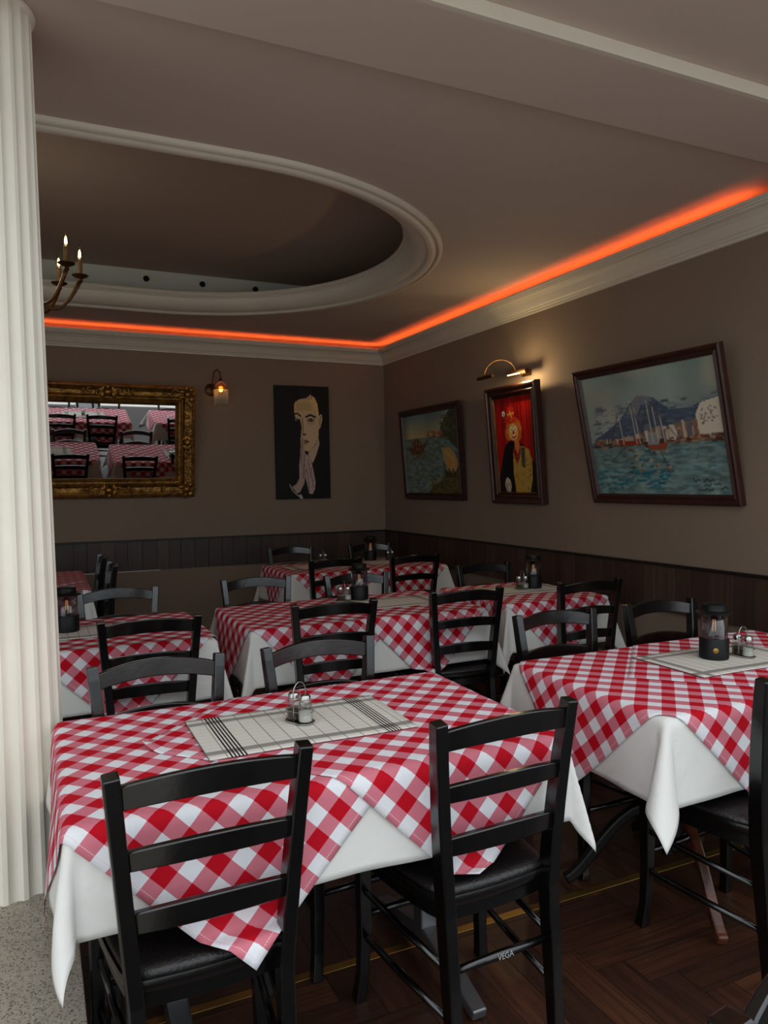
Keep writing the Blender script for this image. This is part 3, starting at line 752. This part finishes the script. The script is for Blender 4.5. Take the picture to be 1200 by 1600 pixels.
def art_mesh(art, W_, H_, name, parent, rough=.5):
    """canvas as a fine grid, colours as painted pigment; local x across, z up, facing -y"""
    w_, h_ = art.w, art.h
    xs = np.linspace(-W_ / 2, W_ / 2, w_); zs = np.linspace(H_, 0, h_)
    XX, ZZ = np.meshgrid(xs, zs); co = np.stack([XX, np.zeros_like(XX), ZZ], -1).reshape(-1, 3)
    idx = np.arange(w_ * h_).reshape(h_, w_)
    q = np.stack([idx[1:, :-1], idx[1:, 1:], idx[:-1, 1:], idx[:-1, :-1]], -1).reshape(-1, 4)
    me = bpy.data.meshes.new(name); me.from_pydata(co.tolist(), [], q.tolist())
    ca = me.color_attributes.new('pigment', 'FLOAT_COLOR', 'POINT')
    a = np.clip(art.a, 0, 1); l_ = np.where(a <= .04045, a / 12.92, ((a + .055) / 1.055) ** 2.4).reshape(-1, 3)
    ca.data.foreach_set('color', np.concatenate([l_, np.ones((len(l_), 1))], 1).ravel())
    G = mat(name + '_paint', (128, 128, 128), rough, spec=.25, bump=.25, bscale=70); t = NT(G); at = t.new('Attribute'); at.attribute_name = 'pigment'; t.l.new(at.outputs['Color'], t.b.inputs['Base Color'])
    me.materials.append(G); o = bpy.data.objects.new(name, me); col.objects.link(o); o.parent = parent
    so = o.modifiers.new('thickness', 'SOLIDIFY'); so.thickness = .004; so.offset = -1
    return o
def picture_frame(parent, W_, H_, prof, m_, name='frame'):
    """mitred frame; prof = list of (inset from outer edge, height towards viewer (-y))"""
    bm = BM(); rings = []
    for d, h in prof:
        rings.append([Vector((-W_ / 2 + d, -h, d)), Vector((W_ / 2 - d, -h, d)), Vector((W_ / 2 - d, -h, H_ - d)), Vector((-W_ / 2 + d, -h, H_ - d))])
    loft(bm, rings + [rings[0]], cap=False); bmesh.ops.remove_doubles(bm, verts=bm.verts, dist=1e-6); bmesh.ops.recalc_face_normals(bm, faces=bm.faces)
    return obj(name, bm, m_, parent)

# portrait poster on the back wall (generic dark portrait)
A = Art(116, 236, 3); A.put(np.ones_like(A.X), (6, 6, 8))
def P(x, y): return ((x - 180) / 325, (y - 155) / 670)
A.poly([P(*q) for q in ((296, 262), (320, 238), (370, 226), (392, 205), (418, 225), (434, 262), (442, 330), (458, 318), (462, 350), (450, 402), (440, 405), (436, 455), (420, 495), (398, 528), (376, 545), (352, 536), (342, 505), (338, 470), (332, 440), (338, 400), (328, 352), (300, 345), (294, 300))], (206, 176, 138))
A.poly([P(*q) for q in ((392, 205), (418, 225), (434, 262), (442, 330), (430, 330), (412, 262), (385, 240))], (226, 190, 120))
A.poly([P(*q) for q in ((300, 250), (370, 238), (400, 262), (395, 300), (330, 312), (300, 300))], (200, 168, 116))
for yy in (268, 282, 296): A.line([P(312, yy), P(345, yy - 6), P(390, yy)], .006, (150, 116, 72), .6)
A.poly([P(*q) for q in ((436, 455), (442, 500), (420, 565), (398, 615), (372, 560), (378, 545), (400, 528), (424, 495))], (198, 170, 140))
A.line([P(288, 326), P(312, 318), P(332, 334)], .013, (20, 14, 12)); A.line([P(364, 338), P(390, 326), P(418, 338)], .016, (20, 14, 12))
A.ell(*P(308, 355), .036, .012, (120, 110, 104)); A.ell(*P(312, 356), .014, .009, (10, 8, 8)); A.ell(*P(392, 357), .065, .017, (90, 66, 52)); A.ell(*P(392, 357), .045, .010, (150, 130, 112)); A.ell(*P(392, 357), .018, .011, (8, 6, 6))
A.line([P(372, 374), P(395, 380), P(414, 372)], .005, (130, 96, 70), .7)
A.line([P(340, 345), P(346, 400), P(340, 440), P(352, 448)], .009, (110, 82, 62), .8); A.ell(*P(352, 442), .03, .010, (60, 36, 30), .8)
A.poly([P(*q) for q in ((344, 478), (358, 472), (382, 482), (366, 488))], (126, 84, 70)); A.poly([P(*q) for q in ((346, 488), (376, 488), (362, 500), (350, 500))], (160, 96, 80)); A.line([P(344, 487), P(380, 485)], .004, (40, 16, 14))
A.line([P(452, 332), P(446, 360), P(448, 392)], .005, (120, 84, 58))
for i in range(5): A.line([P(335 + i * 16, 178 + (i % 2) * 6), P(340 + i * 14, 205), P(350 + i * 12, 232)], .006, (70, 62, 58), .8)
A.poly([P(*q) for q in ((330, 452), (342, 450), (350, 480), (352, 540), (358, 565), (352, 620), (352, 690), (345, 735), (318, 785), (300, 790), (272, 752), (300, 735), (318, 700), (316, 630), (326, 560), (328, 500))], (176, 152, 140))
A.poly([P(*q) for q in ((358, 560), (372, 566), (390, 600), (402, 660), (412, 720), (410, 765), (394, 797), (374, 792), (366, 750), (354, 700), (352, 640))], (190, 164, 158))
for q0, q1 in (((340, 470), (330, 600)), ((350, 560), (340, 700)), ((372, 590), (384, 700)), ((362, 640), (376, 780)), ((388, 640), (398, 760))): A.line([P(*q0), P(*q1)], .006, (90, 62, 58), .8)
for k in range(16): x, y = 320 + (k * 37) % 80, 600 + (k * 53) % 170; A.line([P(x, y), P(x + 10, y + 6)], .004, (110, 70, 66), .6)
A.line([P(259, 738), P(276, 775), P(312, 808), P(330, 822)], .008, (190, 186, 186)); A.poly([P(*q) for q in ((312, 800), (326, 796), (338, 822), (318, 822))], (180, 176, 176))
t = thing('portrait_poster', 'tall black portrait of a man with hands pressed together, on the back wall', 'picture', (2.36, YB - .030, 1.305))
b = BM(); box(b, -.274, .274, .0045, .026, 0, 1.085); obj('canvas_edge', b, M['hole'], t, bevel=.002)
art_mesh(A, .548, 1.085, 'printed_face', t, .5)
t.rotation_euler = (R(.3), R(-.4), 0)

# sea painting left on the right wall
def wall_pic(name, label, yc, zb, W_, H_, lean, roll=0):
    t = thing(name, label, 'painting', (XR - .003, yc, zb), 0)
    t.rotation_euler = (Matrix.Rotation(-PI / 2, 4, 'Z') @ Matrix.Rotation(lean, 4, 'X') @ Matrix.Rotation(roll, 4, 'Y')).to_euler()
    return t
def sea_sky(A, hor, sky0, sky1, sea0, sea1, sd):
    n1, n2 = A.noise(6, 5, sd), A.noise(18, 40, sd + 1)
    for c in range(3):
        sk = (sky0[c] * (1 - A.Y / hor) + sky1[c] * A.Y / hor) / 255 * (.85 + .3 * n1)
        k = (A.Y - hor) / (1 - hor); se = (sea0[c] * (1 - k) + sea1[c] * k) / 255 * (.75 + .5 * n2)
        A.a[..., c] = np.where(A.Y < hor, sk, se)
A = Art(170, 130, 5); sea_sky(A, .30, (110, 138, 138), (186, 166, 116), (104, 122, 112), (112, 132, 122), 11)
A.dabs(260, (0, .3, .95, .98), [(136, 148, 134), (86, 104, 102), (76, 94, 94), (154, 158, 138)], .06, .006, 21, .7)
A.poly([(.68, .32), (.70, .20), (.78, .10), (.86, .02), (1, -.02), (1, .5), (.9, .42), (.8, .34)], (66, 74, 56)); A.dabs(90, (.7, .06, .97, .34), [(96, 100, 66), (44, 50, 40), (120, 104, 70)], .03, .008, 22, .7)
A.dabs(60, (.45, .24, .72, .31), [(150, 84, 54), (190, 150, 104), (90, 56, 44), (170, 110, 70)], .02, .010, 23, .9)
for k in range(9): A.line([(.16 + .02 * k, .30 + .05 * abs(k - 4) / 4), (.15 + .022 * k, .50)], .009, [(112, 66, 44), (150, 96, 60), (70, 44, 36)][k % 3])
A.poly([(.07, .42), (.40, .38), (.44, .34), (.36, .50), (.14, .50)], (98, 62, 42)); A.dabs(60, (.08, .34, .42, .56), [(150, 104, 64), (64, 44, 36), (176, 130, 84)], .03, .006, 24, .8)
A.poly([(.70, .46), (.84, .44), (.93, .54), (.97, .64), (.90, .76), (.80, .74), (.74, .62)], (192, 150, 88)); A.line([(.78, .50), (.90, .60), (.84, .72)], .010, (214, 178, 112), .7)
A.poly([(.38, 1.0), (.52, .90), (.66, .84), (.78, .74), (.88, .76), (1, .66), (1, 1)], (84, 82, 44)); A.dabs(240, (.45, .78, 1, 1), [(112, 110, 52), (60, 62, 36), (132, 118, 60), (90, 70, 40)], .03, .006, 25, .8)
for k in range(9): A.line([(.74 + .02 * k, .70 + .02 * (k % 3)), (.76 + .02 * k, .80)], .006, (44, 40, 30))
t = wall_pic('seascape_painting', 'framed sea painting with rocks and beach, leftmost on the right wall', 5.885, 1.297, 1.10, .825, R(4.2), 0)
picture_frame(t, 1.10, .825, [(0, 0), (0, .030), (.012, .034), (.022, .026), (.040, .022), (.050, .030), (.058, .014), (.058, 0)], M['darkwood'])
art_mesh(A, .99, .715, 'canvas', t, .45).location = (0, -.012, .055)

# clown painting with its picture light
A = Art(110, 150, 9)
n1, n2 = A.noise(26, 3, 31), A.noise(11, 2, 32)
for c, (a0, a1) in enumerate(((120, 215), (8, 30), (8, 26))): A.a[..., c] = (a0 + (a1 - a0) * (n1 * .6 + n2 * .4)) / 255
for k in range(14): A.line([(.03 + .072 * k, 0), (.02 + .072 * k, .8)], .006, (70, 4, 6), .55)
A.poly([(0, .86), (.22, .50), (.42, .46), (.62, .48), (.86, .60), (1, .8), (1, 1), (.0, 1)], (26, 20, 24)); A.poly([(.25, .56), (.30, .47), (.40, .44), (.42, 1), (.12, 1), (.14, .86), (.24, .70)], (20, 18, 22))
A.poly([(.42, .58), (.52, .50), (.70, .53), (.82, .56), (.88, .66), (.86, .86), (.78, 1), (.44, 1), (.40, .80)], (188, 150, 66)); A.poly([(.42, .55), (.50, .48), (.62, .50), (.60, .60), (.52, .70), (.44, .62)], (150, 30, 24))
A.dabs(150, (.42, .60, .84, .99), [(96, 74, 36), (210, 178, 92), (120, 92, 44), (60, 60, 44)], .022, .006, 33, .8)
A.poly([(.62, .53), (.72, .54), (.70, .74), (.62, .72)], (74, 78, 62)); A.dabs(30, (.62, .54, .72, .74), [(120, 124, 90), (40, 44, 36)], .02, .005, 34, .9)
A.poly([(.46, .42), (.58, .42), (.60, .52), (.54, .60), (.48, .54)], (214, 120, 60))
for cx_, cy_, rx, ry in ((.34, .38, .10, .080), (.38, .32, .10, .07), (.58, .34, .10, .085), (.50, .29, .13, .07), (.60, .41, .06, .05)): A.ell(cx_, cy_, rx, ry, (206, 96, 40))
for cx_, cy_ in ((.30, .36), (.36, .42), (.64, .34), (.60, .30), (.42, .27)): A.ell(cx_, cy_, .03, .025, (232, 130, 60), .7)
A.ell(.46, .37, .125, .088, (226, 176, 96)); A.ell(.42, .345, .036, .030, (236, 226, 190)); A.ell(.51, .345, .036, .030, (236, 226, 190)); A.ell(.425, .350, .012, .012, (20, 20, 20)); A.ell(.51, .350, .012, .012, (20, 20, 20))
A.ell(.465, .375, .028, .020, (206, 40, 30)); A.ell(.475, .420, .060, .024, (240, 220, 190)); A.line([(.43, .418), (.475, .432), (.52, .414)], .012, (180, 24, 24))
A.poly([(.30, .24), (.52, .23), (.50, .13), (.44, .10), (.34, .12)], (222, 44, 34)); A.line([(.26, .255), (.42, .272), (.56, .24)], .018, (206, 44, 30)); A.line([(.34, .19), (.50, .18)], .014, (236, 170, 70)); A.line([(.40, .16), (.44, .22)], .012, (240, 200, 90))
for a in range(5): A.ell(.235 + .028 * math.cos(a * 1.26), .175 + .020 * math.sin(a * 1.26), .017, .013, (236, 232, 220))
A.line([(.235, .18), (.25, .22), (.31, .23)], .005, (60, 120, 50))
A.poly([(.17, .86), (.22, .83), (.30, .86), (.32, .93), (.28, .99), (.18, .97), (.15, .91)], (206, 190, 160))
for k in range(4): A.line([(.19 + .03 * k, .90), (.17 + .035 * k, .98)], .006, (120, 90, 70))
A.line([(.24, .92), (.28, 1.0)], .008, (225, 225, 225))
t = wall_pic('clown_painting', 'framed painting of a sad clown before a red curtain, under the picture light', 4.575, 1.287, .64, .865, R(4.6), 0)
picture_frame(t, .64, .865, [(0, 0), (0, .045), (.010, .052), (.022, .050), (.028, .040), (.044, .034), (.054, .042), (.064, .038), (.078, .018), (.078, 0)], M['redwood'])
picture_frame(t, .64 - .150, .865 - .150, [(0, .012), (0, .036), (.006, .034), (.010, .016), (.010, .012)], M['brass_dark'], 'gilt_slip').location = (0, 0, .075)
art_mesh(A, .487, .712, 'canvas', t, .4).location = (0, -.015, .0765)

# large harbour painting
A = Art(200, 140, 13); sea_sky(A, .56, (142, 160, 146), (150, 158, 150), (104, 128, 124), (120, 148, 142), 41)
n = A.noise(5, 6, 42); A.put((n - .55) * 4 * (A.Y < .4), (190, 176, 152), .5)
A.poly([(0, .60), (.05, .52), (.16, .46), (.28, .38), (.38, .26), (.44, .21), (.50, .22), (.56, .24), (.66, .34), (.80, .34), (.92, .30), (1, .28), (1, .60)], (84, 96, 112))
A.poly([(.34, .34), (.40, .24), (.44, .20), (.50, .21), (.56, .26), (.46, .28), (.42, .36)], (150, 144, 140), .7); A.dabs(170, (.05, .26, .98, .50), [(104, 116, 130), (70, 80, 98), (130, 136, 140)], .06, .008, 43, .5)
A.poly([(0, .60), (.10, .56), (.30, .53), (.42, .50), (.52, .47), (.66, .46), (.80, .44), (.87, .40), (1, .34), (1, .60)], (136, 116, 96))
r = random.Random(4)
for k in range(70):
    x = r.uniform(0, .98); top = .56 - (.03 + .20 * max(0, x - .25)) * r.uniform(.5, 1.1); A.poly([(x, .575), (x, top), (x + r.uniform(.01, .035), top), (x + .025, .575)], r.choice([(208, 188, 160), (178, 152, 122), (150, 96, 70), (222, 206, 182), (110, 106, 108), (186, 168, 146)]), .85)
A.poly([(.83, .40), (.87, .32), (.99, .29), (1, .54), (.84, .54)], (222, 208, 184)); A.dabs(26, (.85, .34, .98, .50), [(140, 124, 108), (110, 96, 88)], .008, .005, 45, .9)
A.dabs(110, (.0, .555, 1, .60), [(120, 66, 44), (80, 54, 44), (176, 140, 100), (60, 50, 48)], .03, .006, 46, .9)
A.dabs(420, (0, .60, .97, .99), [(92, 122, 122), (140, 162, 156), (66, 104, 112), (116, 142, 134), (156, 160, 146)], .05, .005, 47, .6)
A.dabs(80, (.0, .80, .6, .95), [(36, 104, 120), (50, 122, 134)], .045, .007, 48, .8)
A.dabs(60, (.30, .62, .60, .82), [(150, 110, 84), (70, 70, 70), (180, 160, 130), (40, 100, 112)], .02, .008, 49, .8)
for x0, x1, y_, cc in ((.24, .43, .575, (150, 60, 40)), (.42, .60, .60, (90, 60, 50)), (.46, .62, .625, (160, 80, 56))): A.poly([(x0, y_ - .03), (x1, y_ - .03), (x1 - .03, y_ + .02), (x0 + .03, y_ + .02)], cc)
A.poly([(.48, .50), (.54, .50), (.55, .60), (.47, .60)], (150, 152, 150)); A.poly([(.30, .52), (.36, .52), (.37, .56), (.29, .56)], (176, 160, 140))
for x, y0 in ((.27, .32), (.375, .24), (.40, .30), (.50, .26), (.54, .30), (.585, .38)): A.line([(x, y0), (x + .012, .58)], .004, (196, 186, 170)); 
for p0, p1 in (((.27, .33), (.18, .56)), ((.375, .26), (.46, .56)), ((.54, .3), (.70, .58)), ((.50, .28), (.42, .56)), ((.30, .60), (.18, .70)), ((.55, .62), (.60, .82))): A.line([p0, p1], .0028, (88, 70, 60), .8)
def squiggle(x, y, n_, sd, hgt=.012):
    rr = random.Random(sd); pts = []
    for k in range(n_ * 3): pts.append((x + k * .0085, y + rr.uniform(-hgt, hgt)))
    A.line(pts, .0026, (30, 40, 40))
squiggle(.755, .885, 2, 1, .018); squiggle(.82, .885, 3, 2, .010); squiggle(.82, .925, 2, 3, .009); squiggle(.885, .922, 2, 4, .010); squiggle(.78, .955, 4, 5, .008); squiggle(.92, .945, 2, 6, .012)
t = wall_pic('harbour_painting', 'large framed harbour painting with boats and a mountain, rightmost on the right wall', 3.205, 1.315, 1.105, .825, R(12), R(0))
picture_frame(t, 1.105, .825, [(0, 0), (0, .030), (.010, .036), (.020, .034), (.030, .026), (.042, .032), (.050, .026), (.056, .014), (.056, 0)], M['redwood'])
art_mesh(A, 1.0, .72, 'canvas', t, .4).location = (0, -.012, .0525)

# picture light
t = thing('picture_light', 'brass picture light with arched arm above the clown painting', 'lamp', (XR - .001, 4.50, 2.225))
b = BM(); box(b, -.012, 0, -.05, .05, -.02, .02); obj('wall_plate', b, M['brass_dark'], t, bevel=.003)
b = BM(); tube(b, [(-.09, -.12, .0), (-.09, .11, .0)], .020, 16); hd = obj('lamp_head', b, M['brass_dark'], t, smooth=True)
b = BM(); tube(b, [(-.108, -.06, -.010), (-.108, .09, -.010)], .0045, 8); obj('halogen_tube', b, M['halogen'], hd, smooth='all')
b = BM(); tube(b, [(0, -.02, 0), (-.045, -.02, .006), (-.085, -.02, .006)], .006, 8); obj('bracket', b, M['brass_dark'], t, smooth='all')
b = BM(); tube(b, [(-.09 - .1225 * (1 - math.cos(a)), .02 + .03 * a / PI, .01 + .10 * math.sin(a) - .04 * a / PI) for a in [PI * k / 16 for k in range(17)]], .0042, 8); obj('arm', b, M['brass_dark'], t, smooth='all')
b = BM(); tube(b, [(-.335, -.06, -.04), (-.335, .13, -.04)], .013, 12); obj('counter_bar', b, M['brass_dark'], t, smooth=True)
pl = bpy.data.lights.new('picture_light_glow', 'POINT'); pl.energy = 4.8; pl.color = (1, .74, .38); pl.shadow_soft_size = .025
lp = bpy.data.objects.new('picture_light_glow', pl); col.objects.link(lp); lp.location = (XR - .15, 4.42, 2.195)

# ================================================================== MIRROR
t = thing('gilt_mirror', 'wide mirror in an ornate gilt frame on the back wall', 'mirror', (.58, YB - .012, 1.35))
MW, MH = 1.46, .985
picture_frame(t, MW, MH, [(0, 0), (0, .030), (.010, .046), (.022, .050), (.034, .040), (.060, .026), (.090, .024), (.108, .038), (.120, .042), (.130, .034), (.142, .030), (.152, .036), (.162, .022), (.172, .014), (.172, 0)], M['gold'])
b = BM(); box(b, -MW / 2 + .165, MW / 2 - .165, -.012, -.006, .165, MH - .165); obj('mirror_glass', b, M['mirror'], t)
b = BM()
def spiral(c, r0, turns, sgn, rot, rad=.0085, mir=1):
    pts = []; rr = []
    for k in range(22):
        u = k / 21; a = rot + sgn * turns * 2 * PI * u; q = r0 * (1 - .85 * u)
        pts.append((c[0] + mir * q * math.cos(a), -.046 + .006 * u, c[1] + q * math.sin(a))); rr.append(rad * (1 - .5 * u))
    tube(b, pts, rr, 6)
def leaf(c, ang, L, w_):
    ca, sa = math.cos(ang), math.sin(ang)
    ball(b, (c[0] + ca * L / 2, -.045, c[1] + sa * L / 2), 1, 8, (abs(ca) * L / 2 + w_, .010, abs(sa) * L / 2 + w_))
rnd = random.Random(12)
hw, hh = MW / 2 - .07, MH / 2 - .07
for sx_ in (-1, 1):
    for sz_ in (-1, 1):
        cx_, cz_ = sx_ * hw, MH / 2 + sz_ * hh
        b = BM(); ball(b, (cx_, -.044, cz_), .030, 10, (1, .6, 1))
        for k in range(7): a = k * .9; leaf((cx_ + .03 * math.cos(a), cz_ + .03 * math.sin(a)), a, .05, .008)
        spiral((cx_ - sx_ * .11, cz_ + sz_ * .01), .035, 1.2, sx_ * sz_, 0); spiral((cx_ - sx_ * .20, cz_ - sz_ * .005), .026, 1.1, -sx_ * sz_, 1)
        spiral((cx_ + sx_ * .005, cz_ - sz_ * .11), .035, 1.2, -sx_ * sz_, 0); spiral((cx_, cz_ - sz_ * .19), .026, 1.1, sx_ * sz_, 2)
        for k in range(16): ball(b, (cx_ + rnd.uniform(-.05, .05), -.045, cz_ + rnd.uniform(-.05, .05)), rnd.uniform(.004, .009), 6)
        obj('corner_scrollwork', b, M['gold'], t, smooth='all')
for sz_ in (-1, 1):
    cz_ = MH / 2 + sz_ * hh
    b = BM(); ball(b, (0, -.046, cz_), .030, 12, (1.1, .6, 1)); ball(b, (0, -.052, cz_ + sz_ * .045), .022, 8, (1, .6, 1))
    for s in (-1, 1):
        spiral((s * .07, cz_), .036, 1.2, s, 0); spiral((s * .14, cz_ + .01), .028, 1.2, -s, 1); spiral((s * .20, cz_), .020, 1.1, s, 2)
        for k in range(5): leaf((s * .03, cz_), R(90 - s * (20 + 32 * k)), .055, .007)
    for k in range(22): ball(b, (rnd.uniform(-.22, .22), -.045, cz_ + rnd.uniform(-.045, .045)), rnd.uniform(.004, .009), 6)
    obj('centre_scrollwork', b, M['gold'], t, smooth='all')
for sx_ in (-1, 1):
    cx_ = sx_ * hw
    b = BM(); ball(b, (cx_, -.046, MH / 2), .030, 12, (1, .6, 1.2))
    for s in (-1, 1):
        spiral((cx_, MH / 2 + s * .07), .034, 1.2, s * sx_, PI / 2); spiral((cx_, MH / 2 + s * .135), .026, 1.2, -s * sx_, 1)
        for k in range(5): leaf((cx_, MH / 2 + s * .02), R(s * (20 + 32 * k)), .05, .007)
    for k in range(20): ball(b, (cx_ + rnd.uniform(-.045, .045), -.045, MH / 2 + rnd.uniform(-.2, .2)), rnd.uniform(.004, .009), 6)
    obj('side_scrollwork', b, M['gold'], t, smooth='all')
b = BM()   # bead rows near the sight edge
for k in range(66):
    x = -MW / 2 + .135 + (MW - .27) * k / 65
    for z in (.135, MH - .135): ball(b, (x, -.036, z), .0062, 6)
for k in range(1, 42):
    z = .135 + (MH - .27) * k / 42
    for x in (-MW / 2 + .135, MW / 2 - .135): ball(b, (x, -.036, z), .0062, 6)
obj('beading', b, M['gold'], t, smooth='all')
MIRROR_LEAN = R(10.0)
t.rotation_euler = (MIRROR_LEAN, 0, 0)

# ================================================================== SCONCE
t = thing('wall_sconce', 'brass wall sconce with amber glass shade and bead fringe beside the mirror', 'lamp', (1.49, YB - .001, 2.32))
b = BM(); lathe(b, [(.003, .0), (.055, .0), (.058, .006), (.045, .014), (.02, .02), (.003, .022)], n=28); bmesh.ops.transform(b, matrix=Matrix.Rotation(PI / 2, 4, 'X'), verts=b.verts); obj('wall_plate', b, M['brass_dark'], t, smooth=True)
b = BM(); tube(b, [(0, -.015, -.01), (.0, -.05, .02), (.005, -.06, .10), (.015, -.075, .155), (.035, -.10, .175), (.055, -.125, .15), (.06, -.13, .095)], .0065, 8)
tube(b, [(.06, -.13, .09), (.06, -.13, .055)], .016, 12); obj('arm', b, M['brass_dark'], t, smooth='all')
b = BM(); lathe(b, [(.018, .068), (.030, .062), (.050, .040), (.062, .012), (.066, -.012), (.0655, -.012), (.060, .012), (.048, .038), (.028, .058), (.018, .064)], (.06, -.13, 0), 28, cap=False); sh = obj('shade', b, M['amber_glass'], t, smooth='all')
b = BM()
for k in range(40):
    a = 2 * PI * k / 40; L_ = .120 + .024 * abs(math.sin(a * 3))
    tube(b, [(.06 + .064 * math.cos(a), -.13 + .064 * math.sin(a), -.010), (.06 + .064 * math.cos(a), -.13 + .064 * math.sin(a), -.010 - L_)], .0026, 5)
obj('bead_fringe', b, M['beads'], sh, smooth='all')
b = BM(); ball(b, (.06, -.13, -.004), .020, 12, (1, 1, 1.3)); obj('bulb', b, M['sconce_glow'], t, smooth='all')

# ================================================================== CHANDELIER
CX, CYY = -.045, 4.42
t = thing('chandelier', 'dark brass candle chandelier hanging in the ceiling recess', 'chandelier', (CX, CYY, 2.42))
b = BM(); lathe(b, [(.004, -.04), (.018, -.03), (.012, -.01), (.035, .02), (.045, .06), (.030, .10), (.014, .13), (.012, .25), (.024, .28), (.012, .31), (.006, .40), (.006, .74), (.05, .76), (.05, .768), (.004, .77)], n=20); obj('stem', b, M['brass_dark'], t, smooth=True)
for k in range(8):
    a = R(-42 + 45 * k); ca, sa = math.cos(a), math.sin(a)
    pts = []
    for i in range(17):
        u = i / 16; rr = .03 + .27 * u; z = .09 - .12 * math.sin(PI * u * .92) + .09 * u * u * u; pts.append((rr * ca, rr * sa, z))
    b = BM(); tube(b, pts, [.012 - .004 * math.sin(PI * i / 16) for i in range(17)], 8)
    a1 = obj('arm', b, M['brass_dark'], t, smooth='all')
    ex, ey, ez = pts[-1]
    b = BM(); lathe(b, [(.004, ez - .012), (.014, ez - .008), (.012, ez + .008), (.034, ez + .018), (.044, ez + .026), (.042, ez + .028), (.012, ez + .020), (.004, ez + .02)], (ex, ey, 0), 20); obj('drip_pan', b, M['brass_dark'], a1, smooth=True)
    b = BM(); lathe(b, [(.004, ez + .018), (.0125, ez + .02), (.0125, ez + .108), (.004, ez + .109)], (ex, ey, 0), 14); obj('candle_sleeve', b, M['candle'], a1, smooth=True)
    b = BM(); lathe(b, [(.006, ez + .108), (.010, ez + .115), (.0155, ez + .135), (.013, ez + .155), (.006, ez + .178), (.001, ez + .19)], (ex, ey, 0), 14); obj('bulb', b, M['bulb_glass'], a1, smooth='all')
    b = BM(); lathe(b, [(.002, ez + .122), (.0075, ez + .126), (.0065, ez + .150), (.002, ez + .164)], (ex, ey, 0), 8); obj('filament', b, M['bulb_glow'], a1, smooth='all')

cl = bpy.data.lights.new('chandelier_glow', 'POINT'); cl.energy = 1.6; cl.color = (1, .9, .76); cl.shadow_soft_size = .06
clo = bpy.data.objects.new('chandelier_glow', cl); col.objects.link(clo); clo.location = (CX, CYY, 2.62)
